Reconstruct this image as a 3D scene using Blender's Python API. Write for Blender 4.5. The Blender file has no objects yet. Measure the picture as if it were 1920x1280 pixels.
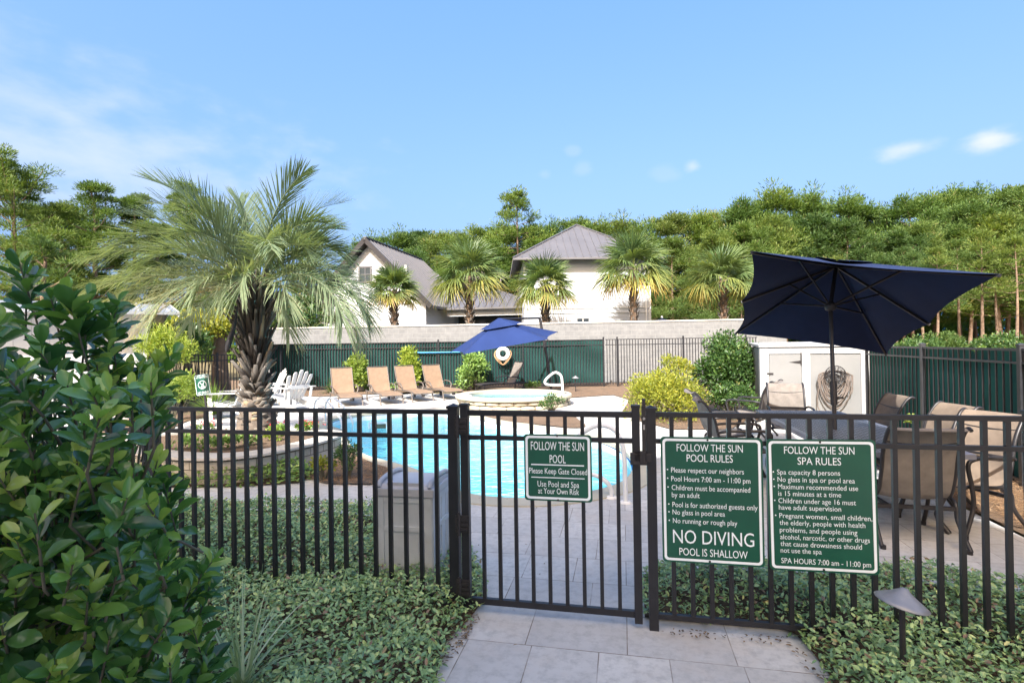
import bpy, bmesh, math, random
import numpy as np
from mathutils import Vector, Matrix, geometry
R = math.radians
SC = bpy.context.scene
COL = SC.collection

# ---------------------------------------------------------------- camera
CAM_H, FPX = 1.68, 1000.0
ROLL, PITCH = R(0.85), R(0.3)
cd = bpy.data.cameras.new('camera'); cd.sensor_width = 36.0; cd.lens = FPX / 1920 * 36
cd.clip_start = 0.05; cd.clip_end = 2000
cam = bpy.data.objects.new('camera', cd); COL.objects.link(cam); SC.camera = cam
_r0, _f, _u0 = Vector((1, 0, 0)), Vector((0, math.cos(PITCH), math.sin(PITCH))), Vector((0, -math.sin(PITCH), math.cos(PITCH)))
_r = _r0 * math.cos(ROLL) - _u0 * math.sin(ROLL)
_u = _r0 * math.sin(ROLL) + _u0 * math.cos(ROLL)
cam.matrix_world = Matrix(((_r.x, _u.x, -_f.x, 0), (_r.y, _u.y, -_f.y, 0), (_r.z, _u.z, -_f.z, CAM_H), (0, 0, 0, 1)))
def ray(px, py): return _f + _r * ((px - 960) / FPX) + _u * ((640 - py) / FPX)
def at(px, py, Y):                       # point seen at a pixel, Y metres ahead
    d = ray(px, py); t = Y / d.y; return Vector((d.x * t, Y, CAM_H + d.z * t))
def on(px, py, z=0.0):                   # point seen at a pixel on the level z
    d = ray(px, py); t = (z - CAM_H) / d.z; return Vector((d.x * t, d.y * t, z))
def on2(px, py, z=0.0): p = on(px, py, z); return (p.x, p.y)

# ---------------------------------------------------------------- world, sun, exposure
SUN_EL = 41.0
SUN_H = Vector((-0.31, -0.95, 0)).normalized()
sun_dir = SUN_H * math.cos(R(SUN_EL)) + Vector((0, 0, math.sin(R(SUN_EL))))
SKY_MUL, SKY_ADD = (.365, .305, .21, 1), (.0, .28, .94, 1)      # evens out the clear sky's gradient
W = bpy.data.worlds.new('World'); SC.world = W; W.use_nodes = True
wn, wl = W.node_tree.nodes, W.node_tree.links; wn.clear()
w_out = wn.new('ShaderNodeOutputWorld'); w_bg = wn.new('ShaderNodeBackground'); w_bg.inputs['Strength'].default_value = 0.15
sky = wn.new('ShaderNodeTexSky'); sky.sky_type = 'NISHITA'; sky.sun_disc = False
sky.sun_elevation = R(SUN_EL); sky.sun_rotation = math.atan2(sun_dir.x, sun_dir.y)
sky.air_density = 1.0; sky.dust_density = 8.0; sky.ozone_density = 1.6
w_tc = wn.new('ShaderNodeTexCoord')
w_nz = wn.new('ShaderNodeTexNoise'); w_nz.inputs['Scale'].default_value = 13; w_nz.inputs['Detail'].default_value = 9
w_map = wn.new('ShaderNodeMapping'); w_map.inputs['Scale'].default_value = (1, 1, 2.2)
wl.new(w_tc.outputs['Generated'], w_map.inputs['Vector']); wl.new(w_map.outputs['Vector'], w_nz.inputs['Vector'])
def cloud(px, py, wx, wz, dens, soft):
    d = ray(px, py).normalized()
    a = wn.new('ShaderNodeVectorMath'); a.operation = 'SUBTRACT'; a.inputs[1].default_value = d
    wl.new(w_tc.outputs['Generated'], a.inputs[0])
    b = wn.new('ShaderNodeVectorMath'); b.operation = 'MULTIPLY'; b.inputs[1].default_value = (1 / wx, 1 / wx, 1 / wz)
    wl.new(a.outputs[0], b.inputs[0])
    c = wn.new('ShaderNodeVectorMath'); c.operation = 'LENGTH'; wl.new(b.outputs[0], c.inputs[0])
    n = wn.new('ShaderNodeMath'); n.operation = 'MULTIPLY_ADD'; n.inputs[1].default_value = 2.2; wl.new(w_nz.outputs['Fac'], n.inputs[0])
    wl.new(c.outputs['Value'], n.inputs[2])
    m = wn.new('ShaderNodeMapRange'); m.interpolation_type = 'SMOOTHSTEP'
    m.inputs['From Min'].default_value = 1.0 + 1.1 - soft; m.inputs['From Max'].default_value = 1.0 + 1.1 + 0.15
    m.inputs['To Min'].default_value = dens; m.inputs['To Max'].default_value = 0
    wl.new(n.outputs[0], m.inputs['Value'])
    return m.outputs['Result']
w_c = None
for a in ((1695, 280, .052, .015, .7, 1.1), (1852, 262, .036, .02, .85, 1.1), (1298, 312, .018, .012, .45, .9), (1250, 326, .03, .014, .12, .8),
          (1095, 316, .022, .014, .14, .8), (1022, 327, .016, .01, .12, .8), (1074, 283, .016, .01, .14, .8),
          (120, 290, .40, .13, .5, 1.5), (-40, 190, .22, .09, .42, 1.4)):
    o = cloud(*a)
    if w_c is None: w_c = o
    else:
        mx = wn.new('ShaderNodeMath'); mx.operation = 'MAXIMUM'; wl.new(w_c, mx.inputs[0]); wl.new(o, mx.inputs[1]); w_c = mx.outputs[0]
w_mix = wn.new('ShaderNodeMix'); w_mix.data_type = 'RGBA'; w_mix.inputs['B'].default_value = (1.25, 1.3, 1.36, 1)
w_mul = wn.new('ShaderNodeMix'); w_mul.data_type = 'RGBA'; w_mul.blend_type = 'MULTIPLY'; w_mul.inputs['Factor'].default_value = 1; w_mul.inputs['B'].default_value = SKY_MUL
w_add = wn.new('ShaderNodeMix'); w_add.data_type = 'RGBA'; w_add.blend_type = 'ADD'; w_add.inputs['Factor'].default_value = 1; w_add.inputs['B'].default_value = SKY_ADD
wl.new(sky.outputs['Color'], w_mul.inputs['A']); wl.new(w_mul.outputs['Result'], w_add.inputs['A'])
wl.new(w_c, w_mix.inputs['Factor']); wl.new(w_add.outputs['Result'], w_mix.inputs['A'])
wl.new(w_mix.outputs['Result'], w_bg.inputs['Color']); wl.new(w_bg.outputs[0], w_out.inputs[0])
sl = bpy.data.lights.new('sun', 'SUN'); sl.energy = 2.0; sl.angle = R(0.5); sl.color = (1.0, 0.985, 0.965)
so = bpy.data.objects.new('sun', sl); COL.objects.link(so); so.rotation_euler = sun_dir.to_track_quat('Z', 'Y').to_euler()
so.location = (-20, -60, 60)
SC.view_settings.view_transform = 'Standard'; SC.view_settings.look = 'None'
SC.view_settings.exposure = 2.4; SC.view_settings.gamma = 1.0; SC.view_settings.use_curve_mapping = False
SC.cycles.max_bounces = 8; SC.cycles.transparent_max_bounces = 12

# ---------------------------------------------------------------- objects: tagging, linking, copying
def tag(o, label=None, cat=None, group=None, kind=None):
    if label: o['label'] = label
    if cat: o['category'] = cat
    if group: o['group'] = group
    if kind: o['kind'] = kind
    return o
def empty(name, loc=(0, 0, 0), rz=0.0, label=None, cat=None, group=None):
    o = bpy.data.objects.new(name, None); COL.objects.link(o); o.location = loc; o.rotation_euler = (0, 0, rz)
    o.empty_display_size = 0.2
    return tag(o, label, cat, group)
def link(name, me, parent=None, loc=None, rot=None):
    o = bpy.data.objects.new(name, me); COL.objects.link(o)
    if parent: o.parent = parent
    if loc is not None: o.location = loc
    if rot is not None: o.rotation_euler = rot
    return o
def copy_tree(o, parent=None):
    c = o.copy(); COL.objects.link(c)
    if parent: c.parent = parent
    for ch in list(o.children): copy_tree(ch, c)
    return c
def place(o, loc, rz=0.0, label=None, scale=None):
    o.location = loc; o.rotation_euler = (0, 0, rz)
    if label: o['label'] = label
    if scale: o.scale = (scale,) * 3 if not hasattr(scale, '__len__') else scale
    return o

# ---------------------------------------------------------------- mesh builder
class MB:
    def __init__(s): s.v = []; s.f = []; s.sm = []
    def add(s, vs, fs, smooth=False):
        n = len(s.v); s.v += [tuple(p) for p in vs]; s.f += [tuple(i + n for i in q) for q in fs]; s.sm += [smooth] * len(fs); return s
    def box(s, x0, x1, y0, y1, z0, z1, bev=0.0, M=None):
        bm = bmesh.new(); bmesh.ops.create_cube(bm, size=1)
        for v in bm.verts: v.co = Vector(((x0 + x1) / 2 + v.co.x * (x1 - x0), (y0 + y1) / 2 + v.co.y * (y1 - y0), (z0 + z1) / 2 + v.co.z * (z1 - z0)))
        if bev: bmesh.ops.bevel(bm, geom=list(bm.edges), offset=bev, segments=2, profile=0.7, affect='EDGES')
        if M is not None: bm.transform(M)
        bm.verts.index_update(); s.add([v.co for v in bm.verts], [[v.index for v in f.verts] for f in bm.faces]); bm.free(); return s
    def bar(s, a, b, w, h, up=(0, 0, 1), bev=0.0):        # a box between two points
        a, b = Vector(a), Vector(b); d = (b - a); L = d.length; d.normalize()
        up = Vector(up); x = d.cross(up)
        if x.length < 1e-4: x = d.cross(Vector((0, 1, 0)))
        x.normalize(); z = x.cross(d)
        M = Matrix(((x.x, d.x, z.x, a.x), (x.y, d.y, z.y, a.y), (x.z, d.z, z.z, a.z), (0, 0, 0, 1)))
        return s.box(-w / 2, w / 2, 0, L, -h / 2, h / 2, bev, M)
    def tube(s, pts, rad, n=8, caps=True, smooth=True, closed=False):
        pts = [Vector(p) for p in pts]; m = len(pts)
        if not hasattr(rad, '__len__'): rad = [rad] * m
        t0 = (pts[1] - pts[0]).normalized()
        ref = Vector((0, 0, 1)) if abs(t0.z) < 0.9 else Vector((1, 0, 0))
        nx = t0.cross(ref).normalized(); vs = []
        for i in range(m):
            a, b = (pts[i - 1], pts[(i + 1) % m]) if closed else (pts[max(i - 1, 0)], pts[min(i + 1, m - 1)])
            t = (b - a).normalized(); nx = (nx - t * nx.dot(t))
            if nx.length < 1e-6: nx = t.orthogonal()
            nx.normalize(); ny = t.cross(nx)
            for k in range(n):
                an = 2 * math.pi * k / n; vs.append(pts[i] + (nx * math.cos(an) + ny * math.sin(an)) * rad[i])
        fs = [(i * n + k, i * n + (k + 1) % n, ((i + 1) % m) * n + (k + 1) % n, ((i + 1) % m) * n + k) for i in range(m if closed else m - 1) for k in range(n)]
        s.add(vs, fs, smooth)
        if caps and not closed:
            s.add(vs[:n], [tuple(range(n - 1, -1, -1))]); s.add(vs[-n:], [tuple(range(n))])
        return s
    def lathe(s, prof, n=24, M=None, smooth=True):          # prof: (r, z)
        vs = [Vector((r * math.cos(2 * math.pi * k / n), r * math.sin(2 * math.pi * k / n), z)) for r, z in prof for k in range(n)]
        if M is not None: vs = [M @ v for v in vs]
        fs = [(i * n + k, i * n + (k + 1) % n, (i + 1) * n + (k + 1) % n, (i + 1) * n + k) for i in range(len(prof) - 1) for k in range(n)]
        return s.add(vs, fs, smooth)
    def strip(s, rows, smooth=True):                        # grid of point rows
        m, n = len(rows), len(rows[0])
        return s.add([p for r in rows for p in r], [(i * n + k, i * n + k + 1, (i + 1) * n + k + 1, (i + 1) * n + k) for i in range(m - 1) for k in range(n - 1)], smooth)
    def quad(s, a, b, c, d): return s.add([a, b, c, d], [(0, 1, 2, 3)])
    def prism(s, poly, z0, z1):                             # poly: ccw (x, y)
        n = len(poly); s.add([(x, y, z0) for x, y in poly] + [(x, y, z1) for x, y in poly],
              [(i, (i + 1) % n, n + (i + 1) % n, n + i) for i in range(n)] + [tuple(range(n, 2 * n)), tuple(range(n - 1, -1, -1))]); return s
    def mesh(s, name, mat):
        me = bpy.data.meshes.new(name); me.from_pydata(s.v, [], s.f)
        me.polygons.foreach_set('use_smooth', s.sm); me.materials.append(mat); me.update(); return me
    def obj(s, name, mat, parent=None, loc=None, rot=None): return link(name, s.mesh(name, mat), parent, loc, rot)

def npmesh(name, V, F, mat, rnd=None, smooth=False):
    me = bpy.data.meshes.new(name); V = np.asarray(V, np.float32); F = np.asarray(F, np.int32); k = F.shape[1]
    me.vertices.add(len(V)); me.vertices.foreach_set('co', V.ravel())
    me.loops.add(F.size); me.loops.foreach_set('vertex_index', F.ravel())
    me.polygons.add(len(F)); me.polygons.foreach_set('loop_start', np.arange(0, F.size, k, dtype=np.int32))
    if smooth: me.polygons.foreach_set('use_smooth', np.ones(len(F), bool))
    if rnd is not None:
        a = me.attributes.new('rnd', 'FLOAT', 'POINT'); a.data.foreach_set('value', np.asarray(rnd, np.float32))
    me.materials.append(mat); me.update(calc_edges=True); me.validate(); return me

def crom(pts, k=6, closed=True):
    out = []; n = len(pts); P = [Vector(p) for p in pts]
    for i in range(n if closed else n - 1):
        if closed: a, b, c, d = P[i - 1], P[i], P[(i + 1) % n], P[(i + 2) % n]
        else: a, b, c, d = P[max(i - 1, 0)], P[i], P[i + 1], P[min(i + 2, n - 1)]
        for j in range(k):
            t = j / k; out.append(0.5 * ((2 * b) + (c - a) * t + (2 * a - 5 * b + 4 * c - d) * t * t + (3 * b - a - 3 * c + d) * t ** 3))
    if not closed: out.append(P[-1])
    return out
def ccw(poly):
    a = sum(poly[i - 1][0] * poly[i][1] - poly[i][0] * poly[i - 1][1] for i in range(len(poly)))
    return list(poly) if a > 0 else list(poly)[::-1]
def offset(poly, d):                                        # ccw polygon, d > 0 outward
    n = len(poly); out = []
    for i in range(n):
        t = (Vector(poly[(i + 1) % n][:2]) - Vector(poly[i - 1][:2])).normalized()
        out.append((poly[i][0] + t.y * d, poly[i][1] - t.x * d))
    return out
def sheet(name, poly, z, mat, holes=(), kind='structure', parent=None):
    loops = [[Vector((x, y, z)) for x, y in poly]] + [[Vector((x, y, z)) for x, y in h] for h in holes]
    vs = [v for l in loops for v in l]; fs = []
    for t in geometry.tessellate_polygon(loops):
        a, b, c = (vs[i] for i in t)
        fs.append(t if (b - a).cross(c - a).z > 0 else t[::-1])
    o = MB().add(vs, fs).obj(name, mat, parent)
    if kind: o['kind'] = kind
    return o
def inside(poly, X, Y):
    c = np.zeros(len(X), bool); n = len(poly)
    for i in range(n):
        x0, y0 = poly[i - 1]; x1, y1 = poly[i]
        if y0 == y1: continue
        c ^= ((y0 > Y) != (y1 > Y)) & (X < (x1 - x0) * (Y - y0) / (y1 - y0) + x0)
    return c
def edge_dist(poly, X, Y):
    d = np.full(len(X), 1e9); n = len(poly)
    for i in range(n):
        ax, ay = poly[i - 1]; bx, by = poly[i]; L = (bx - ax) ** 2 + (by - ay) ** 2 + 1e-9
        t = np.clip(((X - ax) * (bx - ax) + (Y - ay) * (by - ay)) / L, 0, 1)
        d = np.minimum(d, np.hypot(X - ax - t * (bx - ax), Y - ay - t * (by - ay)))
    return d

# ---------------------------------------------------------------- materials
def nodes(name):
    m = bpy.data.materials.new(name); m.use_nodes = True; nt = m.node_tree; b = nt.nodes['Principled BSDF']; return m, nt, b
def rgba(c): return (c[0], c[1], c[2], 1)
def wpos(nt, rz=0.0, scale=(1, 1, 1), obj=False):
    if obj: src = nt.nodes.new('ShaderNodeTexCoord').outputs['Object']
    else: src = nt.nodes.new('ShaderNodeNewGeometry').outputs['Position']
    mp = nt.nodes.new('ShaderNodeMapping'); mp.inputs['Rotation'].default_value = (0, 0, rz); mp.inputs['Scale'].default_value = scale
    nt.links.new(src, mp.inputs['Vector']); return mp.outputs['Vector']
def noise(nt, vec, scale, detail=4, rough=0.55):
    n = nt.nodes.new('ShaderNodeTexNoise'); n.inputs['Scale'].default_value = scale; n.inputs['Detail'].default_value = detail; n.inputs['Roughness'].default_value = rough
    nt.links.new(vec, n.inputs['Vector']); return n.outputs['Fac']
def ramp(nt, fac, stops):
    r = nt.nodes.new('ShaderNodeValToRGB'); e = r.color_ramp.elements
    while len(e) < len(stops): e.new(0.5)
    for k, (p, c) in enumerate(stops): e[k].position = p; e[k].color = rgba(c)
    nt.links.new(fac, r.inputs['Fac']); return r.outputs['Color']
def mixc(nt, fac, a, b, mode='MIX'):
    m = nt.nodes.new('ShaderNodeMix'); m.data_type = 'RGBA'; m.blend_type = mode
    for key, v in (('Factor', fac), ('A', a), ('B', b)):
        if hasattr(v, 'is_linked'): nt.links.new(v, m.inputs[key])
        elif key == 'Factor': m.inputs[key].default_value = v
        else: m.inputs[key].default_value = rgba(v)
    return m.outputs['Result']
def bump(nt, b, h, strength, dist):
    n = nt.nodes.new('ShaderNodeBump'); n.inputs['Strength'].default_value = strength; n.inputs['Distance'].default_value = dist
    nt.links.new(h, n.inputs['Height']); nt.links.new(n.outputs[0], b.inputs['Normal']); return n
def basic(name, c, rough=0.5, metal=0.0, var=0.12, scale=6.0, bmp=0.0, bscale=60, spec=0.5, dirt=None):
    m, nt, b = nodes(name); b.inputs['Roughness'].default_value = rough; b.inputs['Metallic'].default_value = metal
    b.inputs['Specular IOR Level'].default_value = spec
    v = wpos(nt, obj=True)
    lo = tuple(x * (1 - var) for x in c); hi = tuple(min(1, x * (1 + var)) for x in c)
    colr = ramp(nt, noise(nt, v, scale, 5, 0.6), [(0.3, lo), (0.7, hi)])
    if dirt: colr = mixc(nt, ramp(nt, noise(nt, v, scale * 0.6, 8, 0.7), [(0.52, (0, 0, 0)), (0.75, (1, 1, 1))]), colr, dirt)
    nt.links.new(colr, b.inputs['Base Color'])
    if bmp: bump(nt, b, noise(nt, v, bscale, 4), bmp, 0.01)
    return m
PER_TREE = ('pine_needles', 'dark_pine_needles', 'lime_leaf', 'sabal_frond')
def leaf_mat(name, stops, rough=0.45, transl=0.3, spec=0.5):
    m, nt, b = nodes(name); b.inputs['Roughness'].default_value = rough; b.inputs['Specular IOR Level'].default_value = spec
    a = nt.nodes.new('ShaderNodeAttribute'); a.attribute_name = 'rnd'
    c = ramp(nt, a.outputs['Fac'], stops); oi = nt.nodes.new('ShaderNodeObjectInfo')
    c = mixc(nt, 1.0, c, ramp(nt, oi.outputs['Random'], [(0, (.55, .66, .74)), (.3, (.95, .98, 1.0)), (.55, (1.22, 1.10, .9)), (.8, (.80, .92, .9)), (1, (1.1, .98, .95))]) if name in PER_TREE else (1, 1, 1), 'MULTIPLY')
    nt.links.new(c, b.inputs['Base Color'])
    if transl:
        t = nt.nodes.new('ShaderNodeBsdfTranslucent')
        tc = mixc(nt, 1.0, c, (1.5, 1.45, 0.6), 'MULTIPLY'); nt.links.new(tc, t.inputs['Color'])
        mx = nt.nodes.new('ShaderNodeMixShader'); mx.inputs[0].default_value = transl
        nt.links.new(b.outputs[0], mx.inputs[1]); nt.links.new(t.outputs[0], mx.inputs[2]); nt.links.new(mx.outputs[0], nt.nodes['Material Output'].inputs['Surface'])
    return m
M = {}
M['black'] = basic('black_powder_coat', (.011, .012, .016), .42, 0, .25, 12, .05, 400)
M['dark_metal'] = basic('dark_bronze_metal', (.028, .026, .028), .4, .2, .2, 10)
M['steel'] = basic('galvanised_steel', (.4, .4, .4), .4, .8, .2, 20)
M['white'] = basic('white_paint', (.56, .56, .55), .55, 0, .06, 3, .05, 90)
M['white_plastic'] = basic('white_plastic', (.78, .77, .74), .45, 0, .05, 4)
M['rail'] = basic('white_rail_coat', (.68, .71, .74), .3, 0, .05, 4)
M['cream_board'] = basic('cream_painted_board', (.195, .20, .20), .6, 0, .06, 2.5, .05, 120, dirt=(.185, .182, .172))
M['trim_white'] = basic('weathered_white_trim', (.37, .375, .375), .6, 0, .06, 5, .08, 90, dirt=(.42, .39, .34))
M['navy'] = basic('navy_canvas', (.016, .027, .074), .85, 0, .1, 3, .15, 900, spec=.2)
M['navy2'] = basic('sunfaded_blue_canvas', (.015, .032, .115), .85, 0, .1, 2, .15, 600, spec=.2)
M['tan_sling'] = basic('tan_woven_sling', (.225, .158, .108), .8, 0, .12, 8, .2, 500, spec=.2)
M['grey_sling'] = basic('taupe_woven_sling', (.19, .168, .148), .8, 0, .2, 9, .2, 500, spec=.2)
M['taupe_frame'] = basic('taupe_aluminium', (.12, .10, .085), .45, .1, .1, 10)
M['bin'] = basic('grey_resin', (.60, .635, .65), .6, 0, .1, 5, .1, 150, dirt=(.52, .53, .46))
M['bin_lid'] = basic('grey_lid_resin', (.50, .51, .53), .5, 0, .08, 5, .05, 150)
M['sign_green'] = basic('green_sign_face', (.004, .075, .045), .35, 0, .12, 4)
M['sign_white'] = basic('white_sign_ink', (.80, .86, .88), .5, 0, .03, 4)
M['hat'] = basic('path_lamp_bronze', (.26, .265, .28), .45, .3, .15, 10, .05, 200)
M['trunk'] = basic('pine_bark', (.20, .14, .10), .9, 0, .35, 4, .5, 12, spec=.2)
M['palm_bark'] = basic('fibrous_palm_bark', (.17, .14, .115), .95, 0, .45, 7, .7, 18, spec=.1)
M['twig'] = basic('grey_twig', (.13, .12, .085), .9, 0, .3, 8, spec=.2)
M['brown_wood'] = basic('brown_stained_wood', (.12, .06, .035), .7, 0, .2, 6)
M['dark_glass'] = basic('dark_window_glass', (.03, .04, .045), .08, 0, .2, 1)
M['rope'] = basic('tan_rope', (.42, .25, .13), .8, 0, .15, 30)
M['hose'] = basic('tan_rubber_hose', (.15, .125, .11), .5, 0, .12, 8)
M['blue_pole'] = basic('blue_anodised_pole', (.03, .20, .50), .35, .3, .1, 5)
M['soil'] = basic('dark_soil', (.09, .065, .045), .95, 0, .5, 30, .6, 50, spec=.1)

def paver_mat(name, ang, lo, hi, joint=(.20, .17, .14)):
    m, nt, b = nodes(name); b.inputs['Roughness'].default_value = .62; b.inputs['Specular IOR Level'].default_value = .35
    v = wpos(nt, ang)
    def br(w, h, off, vec, sq=1.0, fr=2):
        t = nt.nodes.new('ShaderNodeTexBrick'); t.inputs['Scale'].default_value = 1; t.inputs['Brick Width'].default_value = w; t.inputs['Row Height'].default_value = h
        t.inputs['Mortar Size'].default_value = .0035; t.inputs['Mortar Smooth'].default_value = .3; t.offset = off; t.squash = sq; t.squash_frequency = fr
        t.inputs['Color1'].default_value = (0, 0, 0, 1); t.inputs['Color2'].default_value = (1, 1, 1, 1); t.inputs['Mortar'].default_value = (.5, .5, .5, 1)
        nt.links.new(vec, t.inputs['Vector']); return t
    t = br(.56, .42, .41, v, .66, 3)
    cl = noise(nt, v, 2.2, 8, .68); fine = noise(nt, v, 16, 6, .7)
    base = ramp(nt, cl, [(.3, lo), (.7, hi)])
    per = mixc(nt, t.outputs['Color'], (.84, .83, .83), (1.08, 1.06, 1.03)); base = mixc(nt, 1.0, base, per, 'MULTIPLY')
    base = mixc(nt, ramp(nt, fine, [(.46, (0, 0, 0)), (.74, (.85, .85, .85))]), base, tuple(x * .66 for x in lo))
    base = mixc(nt, ramp(nt, noise(nt, v, .9, 6, .7), [(.5, (0, 0, 0)), (.7, (.5, .5, .5))]), base, (.50, .42, .34))
    pit = ramp(nt, noise(nt, wpos(nt, ang + .1, (1, 2.2, 1)), 46, 3, .6), [(.66, (0, 0, 0)), (.72, (1, 1, 1))])
    pm = nt.nodes.new('ShaderNodeMath'); pm.operation = 'MULTIPLY'; nt.links.new(pit, pm.inputs[0]); nt.links.new(ramp(nt, noise(nt, v, 1.3, 3), [(.5, (0, 0, 0)), (.65, (.7, .7, .7))]), pm.inputs[1])
    base = mixc(nt, pm.outputs[0], base, (.16, .14, .12))
    jf = nt.nodes.new('ShaderNodeMath'); jf.operation = 'MULTIPLY'; nt.links.new(t.outputs['Fac'], jf.inputs[0])
    nt.links.new(ramp(nt, noise(nt, v, 3.2, 4, .6), [(.34, (.25, .25, .25)), (.55, (1, 1, 1))]), jf.inputs[1])
    base = mixc(nt, jf.outputs[0], base, joint)
    nt.links.new(base, b.inputs['Base Color'])
    inv = nt.nodes.new('ShaderNodeMath'); inv.operation = 'MULTIPLY_ADD'; inv.inputs[1].default_value = -1.5; nt.links.new(t.outputs['Fac'], inv.inputs[0]); nt.links.new(fine, inv.inputs[2])
    bump(nt, b, inv.outputs[0], .35, .006)
    return m
FANG = math.atan(0.207)
M['paver'] = paver_mat('travertine_pavers', FANG, (.50, .50, .482), (.60, .603, .587))
M['coping'] = basic('cream_pool_coping', (.46, .43, .33), .6, 0, .1, 3, .2, 60)
M['coping_stone'] = basic('pale_stone_coping', (.50, .47, .42), .7, 0, .12, 5, .2, 40)
def stone_mat(name, lo, hi, w, h, mort, vec_obj=True, mo=.012, joint=(.12, .10, .08)):
    m, nt, b = nodes(name); b.inputs['Roughness'].default_value = .85; b.inputs['Specular IOR Level'].default_value = .2
    uv = nt.nodes.new('ShaderNodeUVMap') ; v = uv.outputs[0]
    t = nt.nodes.new('ShaderNodeTexBrick'); t.inputs['Scale'].default_value = 1; t.inputs['Brick Width'].default_value = w; t.inputs['Row Height'].default_value = h
    t.inputs['Mortar Size'].default_value = mo; t.inputs['Mortar Smooth'].default_value = .25
    t.inputs['Color1'].default_value = (.94, .94, .94, 1); t.inputs['Color2'].default_value = (1.04, 1.04, 1.03, 1); nt.links.new(v, t.inputs['Vector'])
    n = noise(nt, wpos(nt), 5, 7, .65); base = ramp(nt, n, [(.3, lo), (.7, hi)])
    base = mixc(nt, 1.0, base, t.outputs['Color'], 'MULTIPLY'); base = mixc(nt, t.outputs['Fac'], base, joint)
    nt.links.new(base, b.inputs['Base Color'])
    iv = nt.nodes.new('ShaderNodeMath'); iv.operation = 'MULTIPLY_ADD'; iv.inputs[1].default_value = -1; nt.links.new(t.outputs['Fac'], iv.inputs[0]); nt.links.new(n, iv.inputs[2])
    bump(nt, b, iv.outputs[0], mort, .03); return m
M['ledge'] = stone_mat('tan_wall_block', (.36, .32, .26), (.58, .53, .45), .27, .105, .9, mo=.006, joint=(.16, .14, .11))
M['cmu'] = stone_mat('grey_concrete_block', (.155, .159, .163), (.215, .219, .222), .40, .20, .12, mo=.007, joint=(.245, .245, .243))
def wall_uv(o, scale=1.0):                                  # metres along the wall, metres up
    me = o.data; uv = me.uv_layers.new(name='UVMap')
    for p in me.polygons:
        n = p.normal
        for li in p.loop_indices:
            c = me.vertices[me.loops[li].vertex_index].co
            if abs(n.z) > .8: uv.data[li].uv = (c.x, c.y)
            else:
                t = Vector((-n.y, n.x)).normalized(); uv.data[li].uv = (c.x * t.x + c.y * t.y, c.z)
def straw_mat(name, a, b_, c):
    m, nt, b = nodes(name); b.inputs['Roughness'].default_value = .95; b.inputs['Specular IOR Level'].default_value = .1
    n1 = noise(nt, wpos(nt, .5, (8, 1, 1)), 22, 5, .75); n2 = noise(nt, wpos(nt, -.7, (1, 8, 1)), 22, 5, .75); n3 = noise(nt, wpos(nt), 2.5, 5)
    mm = nt.nodes.new('ShaderNodeMath'); mm.operation = 'MAXIMUM'; nt.links.new(n1, mm.inputs[0]); nt.links.new(n2, mm.inputs[1])
    col = ramp(nt, mm.outputs[0], [(.38, a), (.58, b_), (.8, c)])
    col = mixc(nt, ramp(nt, n3, [(.4, (0, 0, 0)), (.7, (.5, .5, .5))]), col, a)
    nt.links.new(col, b.inputs['Base Color']); bump(nt, b, mm.outputs[0], .8, .04); return m
M['straw'] = straw_mat('pine_straw_mulch', (.13, .092, .063), (.25, .175, .122), (.38, .29, .21))
M['mulch_grey'] = straw_mat('shaded_grey_mulch', (.11, .095, .08), (.22, .185, .155), (.34, .29, .25))  # shaded tone of the poolside straw put into a greyer colour
M['fence_lit'] = basic('sunlit_fence_coat', (.035, .036, .04), .4, .1, .25, 12)  # sunlit look of the side fence put into a lighter coat colour
M['ground'] = straw_mat('leaf_litter_ground', (.12, .10, .05), (.22, .18, .10), (.30, .26, .15))
def siding_mat(name, c, pitch, axis='z', strength=.6):
    m, nt, b = nodes(name); b.inputs['Roughness'].default_value = .6
    v = wpos(nt, obj=True); sx = nt.nodes.new('ShaderNodeSeparateXYZ'); nt.links.new(v, sx.inputs[0])
    d = nt.nodes.new('ShaderNodeMath'); d.operation = 'DIVIDE'; d.inputs[1].default_value = pitch; nt.links.new(sx.outputs[axis.upper()], d.inputs[0])
    fr = nt.nodes.new('ShaderNodeMath'); fr.operation = 'FRACT'; nt.links.new(d.outputs[0], fr.inputs[0])
    gap = ramp(nt, fr.outputs[0], [(0, (.55, .55, .57)), (.07, (1, 1, 1))])
    base = ramp(nt, noise(nt, v, 1.5, 4), [(.3, tuple(x * .96 for x in c)), (.7, c)])
    nt.links.new(mixc(nt, 1.0, base, gap, 'MULTIPLY'), b.inputs['Base Color']); 
    bump(nt, b, fr.outputs[0], strength, -.02); return m
M['siding'] = siding_mat('white_lap_siding', (.475, .495, .52), .19)
M['batten'] = siding_mat('white_board_and_batten', (.5, .5, .5), .30, 'x')
M['seam_roof'] = basic('grey_standing_seam_metal', (.125, .122, .13), .45, .2, .08, 1.2)
M['tin_roof'] = basic('silver_metal_roof', (.50, .52, .55), .35, .6, .08, 1.2)
M['screen'] = basic('green_privacy_mesh', (.010, .046, .042), .8, 0, .18, 1.2, .1, 300, spec=.2)
M['screen_dark'] = basic('dark_green_privacy_mesh', (.014, .085, .066), .8, 0, .2, 1.5, .1, 300, spec=.2)

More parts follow.
